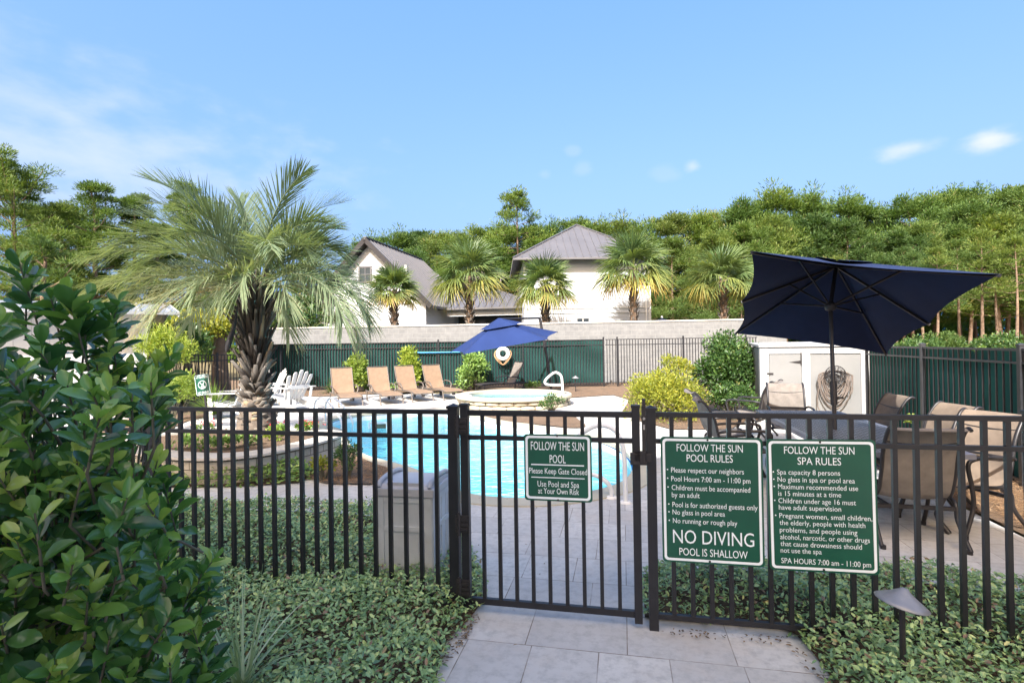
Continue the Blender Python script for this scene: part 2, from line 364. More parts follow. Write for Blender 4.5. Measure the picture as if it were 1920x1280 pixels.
# pool shell and water
M['shell'] = basic('pale_blue_pool_shell', (.42, .82, .90), .5, 0, .08, .8)
M['shell_white'] = basic('white_pool_waterline', (.72, .80, .82), .4, 0, .04, 2)
M['spa_shell'] = basic('teal_spa_shell', (.13, .36, .41), .5, 0, .08, 1)
def water_mat(name, tint, scale, bs, ior=1.18):
    m, nt, b = nodes(name); nt.nodes.remove(b)
    v = wpos(nt, .4, (1, 1.5, 1))
    n1 = noise(nt, v, scale, 3, .5); n2 = noise(nt, v, scale * 3.1, 2, .5)
    ad = nt.nodes.new('ShaderNodeMath'); ad.operation = 'MULTIPLY_ADD'; ad.inputs[1].default_value = .35; nt.links.new(n2, ad.inputs[0]); nt.links.new(n1, ad.inputs[2])
    bp = nt.nodes.new('ShaderNodeBump'); bp.inputs['Strength'].default_value = bs; bp.inputs['Distance'].default_value = .09; nt.links.new(ad.outputs[0], bp.inputs['Height'])
    gl = nt.nodes.new('ShaderNodeBsdfGlossy'); gl.inputs['Roughness'].default_value = .04; nt.links.new(bp.outputs[0], gl.inputs['Normal'])
    rf = nt.nodes.new('ShaderNodeBsdfRefraction'); rf.inputs['IOR'].default_value = 1.33; rf.inputs['Roughness'].default_value = 0; rf.inputs['Color'].default_value = rgba(tint); nt.links.new(bp.outputs[0], rf.inputs['Normal'])
    tr = nt.nodes.new('ShaderNodeBsdfTransparent'); tr.inputs['Color'].default_value = rgba(tint)
    h = nt.nodes.new('ShaderNodeMixShader'); h.inputs[0].default_value = .55; nt.links.new(rf.outputs[0], h.inputs[1]); nt.links.new(tr.outputs[0], h.inputs[2])
    fr = nt.nodes.new('ShaderNodeFresnel'); fr.inputs['IOR'].default_value = ior; nt.links.new(bp.outputs[0], fr.inputs['Normal'])
    mx = nt.nodes.new('ShaderNodeMixShader'); nt.links.new(fr.outputs[0], mx.inputs[0]); nt.links.new(h.outputs[0], mx.inputs[1]); nt.links.new(gl.outputs[0], mx.inputs[2])
    nt.links.new(mx.outputs[0], nt.nodes['Material Output'].inputs['Surface']); return m
M['water'] = water_mat('pool_water', (.62, .93, 1.0), 2.6, .8)
M['spa_water'] = water_mat('spa_water', (.70, .95, 1.0), 3.0, .15, 1.09)

# leaves
M['lf_shrub'] = leaf_mat('glossy_broad_leaf', [(0, (.028, .09, .034)), (.4, (.085, .21, .058)), (.72, (.20, .36, .08)), (1, (.42, .54, .14))], .18, .3, .7)
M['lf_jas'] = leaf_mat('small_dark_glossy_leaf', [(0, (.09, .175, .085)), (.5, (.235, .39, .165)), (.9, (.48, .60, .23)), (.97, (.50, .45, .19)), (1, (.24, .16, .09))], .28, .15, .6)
M['lf_jas2'] = leaf_mat('small_bright_leaf', [(0, (.10, .19, .05)), (.6, (.20, .33, .08)), (1, (.34, .45, .13))], .4, .25)
M['lf_pine'] = leaf_mat('pine_needles', [(0, (.055, .10, .024)), (.5, (.108, .170, .042)), (.9, (.185, .245, .068)), (1, (.26, .22, .10))], .6, .35, .3)
M['lf_pine_dk'] = leaf_mat('dark_pine_needles', [(0, (.05, .095, .02)), (.5, (.09, .155, .03)), (.9, (.15, .215, .045)), (1, (.21, .2, .08))], .6, .3, .3)
M['lf_yel'] = leaf_mat('golden_green_leaf', [(0, (.13, .17, .02)), (.5, (.26, .29, .03)), (.85, (.42, .40, .05)), (1, (.5, .4, .05))], .5, .35)
M['lf_vine'] = leaf_mat('deep_green_vine_leaf', [(0, (.025, .06, .018)), (.5, (.055, .12, .03)), (.9, (.13, .21, .05)), (1, (.3, .26, .09))], .4, .3)
M['lf_lime'] = leaf_mat('lime_leaf', [(0, (.12, .20, .035)), (.5, (.23, .33, .06)), (1, (.38, .44, .12))], .5, .4)
M['lf_palm'] = leaf_mat('sabal_frond', [(0, (.06, .11, .04)), (.45, (.13, .19, .07)), (.72, (.24, .27, .08)), (.86, (.42, .33, .08)), (1, (.36, .19, .09))], .5, .3)
M['lf_pindo'] = leaf_mat('blue_grey_frond', [(0, (.085, .13, .075)), (.4, (.15, .205, .115)), (.68, (.24, .28, .165)), (.84, (.38, .36, .22)), (1, (.40, .27, .13))], .5, .3)
M['lf_fern'] = leaf_mat('dry_tan_leaf', [(0, (.26, .15, .08)), (.6, (.45, .28, .16)), (1, (.5, .38, .22))], .7, .3)
M['lf_grass'] = leaf_mat('striped_grass_blade', [(0, (.17, .26, .13)), (.5, (.34, .44, .27)), (1, (.58, .64, .46))], .4, .3)
M['lf_flower'] = leaf_mat('red_petal', [(0, (.5, .02, .03)), (1, (.75, .09, .12))], .5, .3)
M['boot'] = leaf_mat('old_palm_boot', [(0, (.04, .035, .031)), (.5, (.10, .087, .075)), (.85, (.21, .19, .165)), (1, (.33, .25, .16))], .85, 0, .2)
M['dead_lf'] = leaf_mat('dead_leaf', [(0, (.07, .05, .035)), (.6, (.17, .12, .08)), (1, (.28, .2, .12))], .8, .1, .2)
M['straw_lf'] = leaf_mat('loose_pine_straw', [(0, (.22, .12, .06)), (.6, (.42, .26, .14)), (1, (.58, .4, .24))], .8, .1, .2)

# ================================================================ THE SITE
def fence_dir(Z0=3.84, Z1=2.76, p0=290, p1=1920):
    a = at(p0, 700, Z0); b = at(p1, 700, Z1); return a, b
_fa, _fb = fence_dir(); FA = Vector((_fa.x, _fa.y, 0)); FB = Vector((_fb.x, _fb.y, 0))
FD = (FB - FA).normalized(); FN = Vector((FD.y, -FD.x, 0))           # along the front fence; towards the camera
F_ROT = math.atan2(FD.y, FD.x)
def fence_t(px, py=900, off=0.0):                                    # distance along the front fence under a pixel column
    d = ray(px, py); P = FA + FN * off; s = (P.dot(FN)) / d.dot(FN); q = d * s; return (q - P).dot(FD)

# pool outline, as drawn on the coping level
pool_px = [(612, 797), (622, 788), (650, 781), (690, 776), (740, 772), (795, 769), (845, 771), (885, 779), (925, 789), (965, 797), (1010, 804), (1060, 811),
           (1110, 820), (1150, 834), (1177, 852), (1187, 872), (1180, 892), (1160, 907), (1120, 919), (1070, 928), (1010, 934), (950, 934), (895, 929), (848, 917),
           (815, 902), (797, 889), (770, 877), (730, 866), (690, 855), (664, 840), (650, 824), (652, 811), (634, 803)]
POOL = ccw([(p.x, p.y) for p in crom([Vector((*on2(*p), 0)) for p in pool_px], 4)])
COPE = offset(POOL, .30)
HOLE = offset(POOL, .24)
SPA_C = Vector((0.02, 14.95, 0)); SPA_R = 1.62
# deck: travertine, from the walk before the gate to the far beds
axis = Vector((-FD.y, FD.x, 0))                                       # straight away from the camera across the fence
e0 = Vector((*on2(1811, 954), 0)); e1 = Vector((*on2(1920, 1007), 0)); ed = (e0 - e1).normalized()
de = [e1 - ed * 4.5, e0, e0 + ed * 5.4]
deck = [(-13, -2), (de[0].x, -2), (de[0].x, de[0].y), (de[1].x, de[1].y), (de[2].x, de[2].y), (5.0, 12.2), (4.6, 18.6), (-13, 18.6)]
ground = sheet('ground', [(-260, -60), (260, -60), (260, 420), (-260, 420)], -0.04, M['ground'], [offset(POOL, .3)[::-1]])
sheet('pool_deck', ccw(deck), 0.0, M['paver'], [HOLE[::-1]])

def ring_mesh(inner, outer, z, drop):
    n = len(inner); mb = MB()
    vs = [(x, y, z) for x, y in inner] + [(x, y, z) for x, y in outer] + [(x, y, z - drop) for x, y in inner] + [(x, y, z - .03) for x, y in outer]
    fs = []
    for i in range(n):
        j = (i + 1) % n; fs += [(i, n + i, n + j, j), (2 * n + i, i, j, 2 * n + j), (n + i, 3 * n + i, 3 * n + j, n + j)]
    return mb.add(vs, fs)
pool = empty('swimming_pool', (0, 0, 0), 0, 'free form swimming pool with pale cream coping behind the gate', 'swimming pool')
ring_mesh(POOL, COPE, .014, .06).obj('coping', M['coping'], pool)
inn = offset(POOL, -.02); dep = offset(POOL, -.55)
n = len(POOL); mb = MB()
mb.add([(x, y, -.05) for x, y in inn] + [(x, y, -.19) for x, y in inn], [(i, (i + 1) % n, n + (i + 1) % n, n + i) for i in range(n)]); mb.obj('waterline_band', M['shell_white'], pool)
mb = MB(); mb.add([(x, y, -.19) for x, y in inn] + [(x, y, -1.0) for x, y in dep], [(i, (i + 1) % n, n + (i + 1) % n, n + i) for i in range(n)], True)
vs = [Vector((x, y, -1.0)) for x, y in dep]; mb.add(vs, [t if (vs[t[1]] - vs[t[0]]).cross(vs[t[2]] - vs[t[0]]).z > 0 else t[::-1] for t in geometry.tessellate_polygon([vs])])
mb.obj('shell', M['shell'], pool)
sk = on(712, 789, 0); mb = MB(); sd = math.atan2(.1, 1)
for a in ((-.23, .23, -.02, .03, -.02, .02), (-.23, .23, -.02, .03, -.28, -.24), (-.23, -.17, -.02, .03, -.24, -.02), (.17, .23, -.02, .03, -.24, -.02)): mb.box(*a)
mb.obj('skimmer_frame', M['shell_white'], pool, (sk.x, sk.y - .10, -.03), (0, 0, sd))
MB().box(-.15, .15, .0, .06, -.13, -.03).obj('skimmer_mouth', basic('shaded_skimmer_throat', (.12, .12, .08), .6), pool, (sk.x, sk.y - .085, -.03), (0, 0, sd))
sheet('pool_water', offset(POOL, -.015), -.15, M['water'])

# beds of pine straw (laid over the deck sheet)
def bed(px, z=.02, mat='straw', k=4, name='pine_straw_bed'):
    P = ccw([(p.x, p.y) for p in crom([Vector((*on2(x, y), 0)) for x, y in px], k)]) if k else ccw([on2(*p) for p in px]); sheet(name, P, z, M[mat]); return P
B_BACK = ccw([(-13, 24), (-13, 17.6), on2(520, 741), on2(600, 744), on2(660, 741), on2(760, 736), on2(850, 732), (-1.6, 18.4), (0, 18.2), (1.6, 16.3), on2(1100, 744), on2(1150, 741), on2(1180, 750), on2(1165, 775), on2(1200, 790), on2(1260, 806), on2(1370, 806), (4.9, 11.2), (5.2, 10.9), (8, 11), (8, 24)])
sheet('pine_straw_bed', B_BACK, .02, M['straw'])
B_SPA = bed([(905, 780), (950, 790), (1010, 797), (1070, 803), (1098, 800), (1085, 788), (1060, 776), (960, 768), (900, 772)], .022)
B_RIGHT = ccw([(p.x + .02, p.y) for p in de] + [(9.5, de[2].y), (9.5, -1), (de[0].x, -1)]); sheet('pine_straw_bed', B_RIGHT, .012, M['straw'])
B_POOLSIDE = bed([(600, 905), (655, 909), (735, 908), (770, 897), (768, 890), (730, 879), (694, 867), (664, 852), (645, 838), (600, 845), (560, 880)], .018, 'mulch_grey')
B_LEFT = bed([(330, 800), (352, 790), (420, 772), (440, 745), (400, 722), (340, 724), (250, 760), (160, 790), (150, 815), (250, 812)], .02)
B_PALMETTO = bed([(370, 738), (440, 742), (470, 720), (420, 712), (360, 715)], .03)
# beds of jasmine
J_LEFT = ccw([on2(*p) for p in ((905, 1130), (898, 1070), (862, 1010), (810, 985), (735, 972), (620, 963), (450, 957), (270, 954), (60, 956))] + [(-4.6, 2.2), (-2.2, 1.2), (-.62, 2.05), (-.40, 2.45), on2(830, 1212), on2(884, 1158)])
J_RIGHT = ccw([on2(*p) for p in ((1209, 1160), (1206, 1080), (1240, 1066), (1450, 1074), (1650, 1082), (1760, 1100), (2080, 1130))] + [(3.6, 1.6), (1.05, 1.6), on2(1556, 1270), on2(1520, 1222), on2(1492, 1192), on2(1470, 1182)])
J_STRIP = ccw([on2(*p) for p in ((150, 912), (330, 914), (450, 913), (560, 906), (590, 892), (560, 878), (450, 880), (330, 878), (200, 874), (100, 880))])
for P in (J_LEFT, J_RIGHT, J_STRIP): sheet('soil_bed', P, .012, M['soil'])

# ================================================================ FENCES
def picket_mesh(w, h): return MB().box(-w / 2, w / 2, -w / 2, w / 2, 0, h).mesh('picket', M['black'])
def fence(name, label, A, B, H, rails, posts, pickets, pw=.024, rh=.028, post_w=.055, post_h=None, z0=.07, rd=None, pk_top=None, cat='fence', mat='black'):
    A = Vector(A); B = Vector(B); L = (B - A).length; rz = math.atan2((B - A).y, (B - A).x)
    root = empty(name, A, rz, label, cat)
    for z, h in rails: MB().box(0, L, -(rd or rh) / 2, (rd or rh) / 2, z - h, z, .002).obj('rail', M[mat], root)
    pm = picket_mesh(pw, (pk_top or rails[0][0] - .004) - z0); extra = MB(); pm.materials[0] = M[mat]
    for i, t in enumerate(pickets):
        if i < 100: link('picket', pm, root, (t, 0, z0))
        else: extra.box(t - pw / 2, t + pw / 2, -pw / 2, pw / 2, z0, (pk_top or rails[0][0] - .004))
    if extra.v: extra.obj('pickets', M[mat], root)['kind'] = 'stuff'
    ph = post_h or H + .03
    for t in posts:
        p = MB().box(t - post_w / 2, t + post_w / 2, -post_w / 2, post_w / 2, -.04, ph - .02, .003).obj('post', M[mat], root)
        c = MB(); c.box(t - post_w / 2 - .006, t + post_w / 2 + .006, -post_w / 2 - .006, post_w / 2 + .006, ph - .02, ph - .002, .003)
        c.add([(t - post_w / 2, -post_w / 2, ph - .003), (t + post_w / 2, -post_w / 2, ph - .003), (t + post_w / 2, post_w / 2, ph - .003), (t - post_w / 2, post_w / 2, ph - .003), (t, 0, ph + .012)], [(0, 1, 4), (1, 2, 4), (2, 3, 4), (3, 0, 4)])
        c.obj('post_cap', M[mat], p)
    return root
def lin(a, b, n): return [a + (b - a) * i / (n - 1) for i in range(n)]
RAILS = [(1.27, .028), (1.113, .026), (.095, .03)]
t_hinge, t_latch = fence_t(852), fence_t(1222)
t0, t1 = fence_t(316), fence_t(819); sp = (t1 - t0) / 19
tl = fence_t(290)
pk = [tl - .085 - sp * k for k in range(24)]
fl = fence('front_fence', 'black metal picket fence left of the gate with jasmine at its foot', FA + FD * (tl - 2.7), FA + FD * t_hinge, 1.27, RAILS,
           [2.7, 2.7 + t_hinge - tl], [t - tl + 2.7 for t in pk + lin(t0, t1, 20)], post_w=.062)
t2, t3 = fence_t(1260.6), fence_t(1890); sp2 = (t3 - t2) / 16
fr_ = fence('front_fence', 'black metal picket fence right of the gate carrying the two rules signs', FA + FD * t_latch, FA + FD * (t3 + 1.6), 1.27, RAILS,
            [0, t3 + .11 - t_latch], [t - t_latch for t in lin(t2, t3, 17) + [t3 + .11 + sp2 * k for k in range(1, 13)]], post_w=.054)
mb = MB(); mb.box(-.052, -.028, -.03, .0, 1.02, 1.31, .004); mb.box(-.049, -.031, -.027, -.003, 1.31, 1.35, .004); mb.box(-.054, -.026, -.032, .002, 1.22, 1.255, .003); mb.box(-.10, -.0, -.045, -.025, .985, 1.035, .004)
mb.obj('latch', M['dark_metal'], fr_)
mb = MB(); mb.tube([(-.04, -.031, 1.235), (-.04, -.034, 1.235)], .008, 10); mb.box(-.045, -.035, -.0325, -.0305, 1.17, 1.20); mb.obj('latch_marking', M['steel'], fr_)
# gate
g0, g1 = fence_t(873), fence_t(1193.5)
gate = empty('pool_gate', FA + FD * g0, F_ROT, 'black metal gate with the FOLLOW THE SUN POOL sign on it', 'gate')
L = g1 - g0
for t, w in ((0, .05), (L, .046)):
    s = MB().box(t - w / 2, t + w / 2, -w / 2, w / 2, .03, 1.295, .003).obj('stile', M['black'], gate)
    MB().box(t - w / 2 - .004, t + w / 2 + .004, -w / 2 - .004, w / 2 + .004, 1.295, 1.312, .005).obj('stile_cap', M['black'], s)
for z, h in ((1.27, .034), (1.113, .028), (.098, .038)): MB().box(.025, L - .023, -.014, .014, z - h, z, .002).obj('rail', M['black'], gate)
pm = picket_mesh(.022, 1.19)
for t in lin(fence_t(906), fence_t(1159), 9): link('picket', pm, gate, (t - g0, 0, .07))
for z in (1.17, .56, .16):
    mb = MB(); mb.box(-.062, .03, -.034, -.024, z - .055, z + .055, .003); mb.tube([(-.036, -.036, z - .07), (-.036, -.036, z + .07)], .011, 10)
    for k in (-.03, 0, .03): mb.box(-.05, .018, -.042, -.03, z + k - .009, z + k + .009, .002)
    mb.obj('hinge', M['dark_metal'], gate)
mb = MB(); mb.box(L - .035, L + .06, -.045, -.022, .965, 1.035, .004); mb.box(L + .02, L + .052, -.05, -.018, .975, 1.045, .004); mb.obj('latch_striker', M['dark_metal'], gate)

# back fence with green mesh, bare stretch beside it, side fence on the right, old fence at far left
YB = 20.6
bA, bM, bB = at(505, 680, YB), at(1133, 680, YB - .25), at(1420, 680, YB - .4)
for v in (bA, bM, bB): v.z = 0
def posts_n(L, step): return [step * k for k in range(int(L / step) + 1)]
L = (bM - bA).length
bf1 = fence('back_fence', 'tall black picket fence lined with green mesh behind the tan loungers', bA, bM, 1.84, [(1.82, .03), (1.62, .03), (.18, .03)], [.05 + 3.25 * k for k in range(4)] + [L - .02], [.108 * k + .1 for k in range(int(L / .108))], .028, .03, .055, 1.9, .1)
L2 = (bB - bM).length
bf2 = fence('back_fence', 'bare black picket fence in front of the block wall', bM + (bB - bM).normalized() * .05, bB, 1.84, [(1.82, .03), (1.62, .03), (.18, .03)], [.45, 2.95, 5.3], [.108 * k + .06 for k in range(int(L2 / .108))], .026, .03, .055, 1.9, .1)
def screen(name, label, A, B, z0, z1, mat, off, sag, folds):
    A, B = Vector(A), Vector(B); d = (B - A); Ls = d.length; d.normalize(); nrm = Vector((d.y, -d.x, 0)) * off; nx = max(2, int(Ls / .12)); nz = 14; rows = []; rg = random.Random(5)
    for j in range(nz + 1):
        w = j / nz; row = []
        for i in range(nx + 1):
            u = i / nx; zt = z1(u) if callable(z1) else z1
            z = z0 + (zt - z0) * w
            o = .012 * math.sin(i * .9 + j * .5) + folds(u, w)
            p = A + d * (u * Ls) + nrm * (1 + o / abs(off)) ; row.append((p.x, p.y, z))
        rows.append(row)
    o = MB().strip(rows).obj(name, mat); tag(o, label, 'screen'); return o
screen('privacy_screen', 'green mesh screen on the back fence with slanting creases at its right end', bA, bM, .17, lambda u: 1.80, M['screen'], -.04, 0,
       lambda u, w: .05 * max(0, (u - .72) / .28) * math.sin(9 * (w * .9 + (u - .72) * 1.4) + .5))
rA, rB = Vector((5.35, 4.9, 0)), Vector((6.95, 10.5, 0)); rd = (rB - rA).normalized(); rA = rA - rd * 4.0; L = (rB - rA).length
rf = fence('side_fence', 'black picket fence over dark green mesh along the right side', rA, rB, 1.56, [(1.55, .03), (1.40, .026), (.10, .03)], [.2, 2.6, 5.05, 7.4, L - .04], [.14 * k + .06 for k in range(int(L / .14))], .017, .03, .06, 1.6, .03, mat='fence_lit')
nn = Vector((rd.y, -rd.x, 0))
screen('privacy_screen', 'dark green mesh behind the pickets of the right side fence', rA + nn * .03, rB + nn * .03, .06, 1.52, M['screen_dark'], .03, 0, lambda u, w: 0)
oA, oB = at(250, 680, 14.5), at(500, 680, 18.5); oA.z = oB.z = 0; L = (oB - oA).length
fence('side_fence', 'black picket fence half hidden by shrubs left of the big palm', oA, oB, 1.5, [(1.5, .03), (1.32, .03), (.15, .03)], [.1, 2.5, 5.0], [.11 * k for k in range(int(L / .11))], .018, .03, .055, 1.55, .1)
for px, py, nm in ((0, 0, 0),): pass

# block wall beyond the fence
wA, wB = at(490, 640, 22.6), at(1475, 640, 22.2); d = (wB - wA).normalized()
zA, zB = at(520, 617, 22.6).z, at(1380, 600, 22.2).z
bw = empty('block_wall', (0, 0, 0), 0, 'grey concrete block wall behind the back fence', 'wall')
nrm = Vector((-d.y, d.x, 0)) * .2
mb = MB(); a, b = Vector((wA.x, wA.y, 0)), Vector((wB.x, wB.y, 0))
v = [a, b, b + nrm, a + nrm]; mb.add([(p.x, p.y, -.04) for p in v] + [(v[0].x, v[0].y, zA), (v[1].x, v[1].y, zB), (v[2].x, v[2].y, zB), (v[3].x, v[3].y, zA)], [(0, 1, 5, 4), (1, 2, 6, 5), (2, 3, 7, 6), (3, 0, 4, 7), (4, 5, 6, 7)])
wall_uv(mb.obj('wall', M['cmu'], bw))
o = nrm.normalized() * .03; mb = MB(); v = [a - o, b - o, b + nrm + o, a + nrm + o]
mb.add([(p.x, p.y, (zA, zB, zB, zA)[i] + .003) for i, p in enumerate(v)] + [(p.x, p.y, (zA, zB, zB, zA)[i] + .06) for i, p in enumerate(v)], [(0, 1, 5, 4), (1, 2, 6, 5), (2, 3, 7, 6), (3, 0, 4, 7), (4, 5, 6, 7)])
mb.obj('wall_cap', M['coping_stone'], bw)

# ================================================================ HOUSES
def seam_roof(mb, poly, up, pitch=.42, h=.04, w=.035):     # ribs up a flat roof face, poly in 3-D
    P = [Vector(p) for p in poly]; nrm = (P[1] - P[0]).cross(P[2] - P[0]).normalized()
    if nrm.z < 0: nrm = -nrm
    up = Vector(up); up = (up - nrm * up.dot(nrm)).normalized(); ux = up.cross(nrm).normalized(); o = P[0]
    q = [((p - o).dot(ux), (p - o).dot(up)) for p in P]; lo, hi = min(a for a, _ in q), max(a for a, _ in q); x = lo + .05
    while x < hi:
        ys = []
        for i in range(len(q)):
            (x0, y0), (x1, y1) = q[i - 1], q[i]
            if (x0 > x) != (x1 > x): ys.append(y0 + (y1 - y0) * (x - x0) / (x1 - x0))
        if len(ys) >= 2 and max(ys) - min(ys) > .1:
            a = o + ux * x + up * min(ys) + nrm * h / 2; b = o + ux * x + up * max(ys) + nrm * h / 2; mb.bar(a, b, w, h, nrm)
        x += pitch
def slab(mb, poly, t):                                       # roof plane with thickness, downward
    n = len(poly); P = [Vector(p) for p in poly]; mb.add(P + [p - Vector((0, 0, t)) for p in P], [tuple(range(n)), tuple(range(2 * n - 1, n - 1, -1))] + [(i, n + i, n + (i + 1) % n, (i + 1) % n) for i in range(n)])
# gable house
gx0, gx1 = at(597, 600, 30).x, at(813, 600, 30).x; gm = at(694, 600, 30).x; ridge = at(694, 447, 30).z; eave = at(824, 573, 30).z
gable = empty('gable_house', (gm, 30, 0), R(-13), 'white gabled house with grey metal roof behind the block wall', 'house')
hw = 3.35; zr = ridge - .35; zs = eave - .1; dep = 9.0
# (house axes: x across the gable, y away)
mb = MB(); prof = [(-hw, -.04), (hw, -.04), (hw, zs + .25), (0, zr), (-hw, zs + .25)]
mb.add([(x, 0, z) for x, z in prof] + [(x, dep if k != 3 else dep - 2.0, z) for k, (x, z) in enumerate(prof)], [(0, 1, 2, 3, 4), (5, 9, 8, 7, 6), (1, 6, 7, 2), (0, 4, 9, 5)]); mb.obj('wall', M['siding'], gable)
sl_ = (zr - zs - .25) / hw; ov = .5; ex = hw + ov; ze = zr - sl_ * ex + .30; zt = zr + .30
mb = MB(); rf_r = [(ex, -ov, ze), (ex, dep + .4, ze), (0, dep - 1.5, zt), (0, -ov, zt)]; rf_l = [(-ex, -ov, ze), (0, -ov, zt), (0, dep - 1.5, zt), (-ex, dep + .4, ze)]
slab(mb, rf_r, .14); slab(mb, rf_l, .14); slab(mb, [(ex, dep + .4, ze), (-ex, dep + .4, ze), (0, dep - 1.5, zt)], .14)
seam_roof(mb, rf_r, (-1, 0, 1)); seam_roof(mb, rf_l, (1, 0, 1)); mb.bar((0, -ov, zt + .03), (0, dep - 1.5, zt + .03), .2, .05)
roof = mb.obj('roof', M['seam_roof'], gable)
mb = MB()
for s in (-1, 1): mb.bar((0, -ov - .02, zt - .1), (s * ex, -ov - .02, ze - .1), .06, .26, (0, 0, 1)); 
mb.obj('bargeboard', M['dark_metal'], roof)
mb = MB()
for s in (-1, 1):
    for k in range(1, 7): x = s * k * .52; mb.bar((x, -ov + .03, zr - sl_ * abs(x) + .06), (x, .02, zr - sl_ * abs(x) + .06), .09, .12)
mb.obj('rafter_tail', M['dark_metal'], roof)
MB().tube([(1.75, 1.0, zt - 1.75 * sl_), (1.75, 1.0, zt - 1.75 * sl_ + .35)], .07, 10).obj('vent_pipe', M['white_plastic'], roof)
def window(parent, x, z, w, h, y=-.01, frame='brown_wood', mull=True):
    mb = MB(); t = .1
    mb.box(x - w / 2 - t, x + w / 2 + t, y - .05, y, z + h, z + h + t); mb.box(x - w / 2 - t, x + w / 2 + t, y - .05, y, z - t, z)
    mb.box(x - w / 2 - t, x - w / 2, y - .05, y, z, z + h); mb.box(x + w / 2, x + w / 2 + t, y - .05, y, z, z + h)
    if mull: mb.box(x - .02, x + .02, y - .035, y - .004, z, z + h); mb.box(x - w / 2, x + w / 2, y - .034, y - .005, z + h / 2 - .02, z + h / 2 + .02)
    f = mb.obj('window', M[frame], parent); MB().box(x - w / 2, x + w / 2, y - .02, y - .006, z, z + h).obj('pane', M['dark_glass'], f)
wz = at(676, 527, 30).z; window(gable, at(676, 0, 30).x - gm + .05, wz, .62, .75, -.01, 'seam_roof')
mb = MB(); zz = at(700, 571, 30).z; mb.box(-hw, hw, -.03, -.003, zz, zz + .12); z5 = at(700, 505, 30).z; h5 = hw * (zr - z5 - .1) / (zr - zs - .25); mb.box(-h5, h5, -.025, -.002, z5, z5 + .1); mb.obj('trim_band', M['white'], gable)
# porch wing
wx0, wx1 = at(836, 590, 31).x, at(1004, 590, 30).x
zb, ze = at(900, 591, 30.5).z, at(900, 576, 30.5).z; zt = at(890, 545, 33).z
porch = empty('porch_wing', (wx0, 31.3, 0), math.atan2(-1.0, wx1 - wx0), 'low white porch wing with hipped grey metal roof between the two houses', 'house')
Lw = wx1 - wx0
mb = MB(); mb.box(0, Lw + .5, .02, .3, zb, ze - .02); mb.box(0, Lw + .5, 3.2, 3.4, -.04, ze - .03); mb.box(Lw + .3, Lw + .5, .3, 3.2, -.04, ze - .05); mb.obj('wall', M['siding'], porch)
MB().box(0, Lw, 2.4, 2.5, -.04, zb + .2).obj('porch_shade_sheet', M['dark_glass'], porch)  # dark sheet stands for the shade inside the open porch
MB().box(Lw - .42, Lw - .05, .04, .28, -.04, zb - .01).obj('porch_post', M['brown_wood'], porch)
mb = MB(); A_, B_, C_, D_ = (-.6, -.35, ze), (Lw + .75, -.35, ze), (Lw - 2.4, 2.3, zt), (-.6, 2.3, zt)
slab(mb, [A_, B_, C_, D_], .1); slab(mb, [B_, (Lw + .75, 4.0, ze), C_], .1); seam_roof(mb, [A_, B_, C_, D_], (0, 1, .5)); mb.obj('roof', M['seam_roof'], porch)
# hip-roofed house
hx0, hx1 = at(983, 600, 28).x, at(1222, 600, 28).x; zE = at(1100, 487, 28).z; zA = at(1099, 421, 31.3).z; Wd = hx1 - hx0
hip = empty('hip_house', (hx0, 28, 0), R(1.5), 'two storey white house with grey pyramid roof behind the block wall', 'house')
MB().box(0, Wd, 0, Wd, -.04, zE).obj('wall', M['siding'], hip)
ov = .55; c = (Wd / 2, Wd / 2, zA); cs = [(-ov, -ov, zE + .05), (Wd + ov, -ov, zE + .05), (Wd + ov, Wd + ov, zE + .05), (-ov, Wd + ov, zE + .05)]
mb = MB()
for i in range(4):
    a, b = cs[i], cs[(i + 1) % 4]; slab(mb, [a, b, c], .09); m_ = (Vector(a) + Vector(b)) / 2; seam_roof(mb, [a, b, c], Vector(c) - m_, .4); mb.bar(Vector(a) + Vector((0, 0, .04)), Vector(c) + Vector((0, 0, .04)), .12, .05)
mb.obj('roof', M['seam_roof'], hip)
mb = MB(); 
for py, h in ((578, .1), (587, .05)): z = at(1100, py, 28).z; mb.box(-.01, Wd + .01, -.035, -.004, z, z + h)
mb.obj('trim_band', M['white'], hip)
for x in (-.012, Wd - .11): MB().box(x, x + .122, -.03, .1, -.04, zE - .02).obj('corner_board', M['white'], hip)
MB().tube([(Wd - .25, -.06, zE - .1), (Wd - .25, -.06, 0)], .04, 8).obj('downpipe', M['white_plastic'], hip)
MB().box(-ov, Wd + ov, -ov - .10, -ov + .01, zE - .06, zE + .04, .02).obj('gutter', M['seam_roof'], hip)
wz = at(1084, 606, 28).z; window(hip, at(1084, 0, 28).x - hx0, wz - .75, .62, 1.0, -.01, 'white')
# blue umbrella beyond the wall
u = at(1241, 606, 25.5); uo = empty('patio_umbrella', (u.x, 25.5, 0), 0, 'blue umbrella top just showing over the block wall', 'umbrella')
zt = at(1241, 597, 25.5).z
MB().lathe([(.03, zt), (.5, zt - .12), (1.0, zt - .32), (1.25, zt - .5)], 8, None, False).obj('canopy', M['navy2'], uo); MB().tube([(0, 0, 0), (0, 0, zt + .05)], .03).obj('pole', M['white'], uo); MB().lathe([(.05, zt + .01), (.06, zt + .1), (.02, zt + .14)], 10).obj('finial', M['white'], uo)
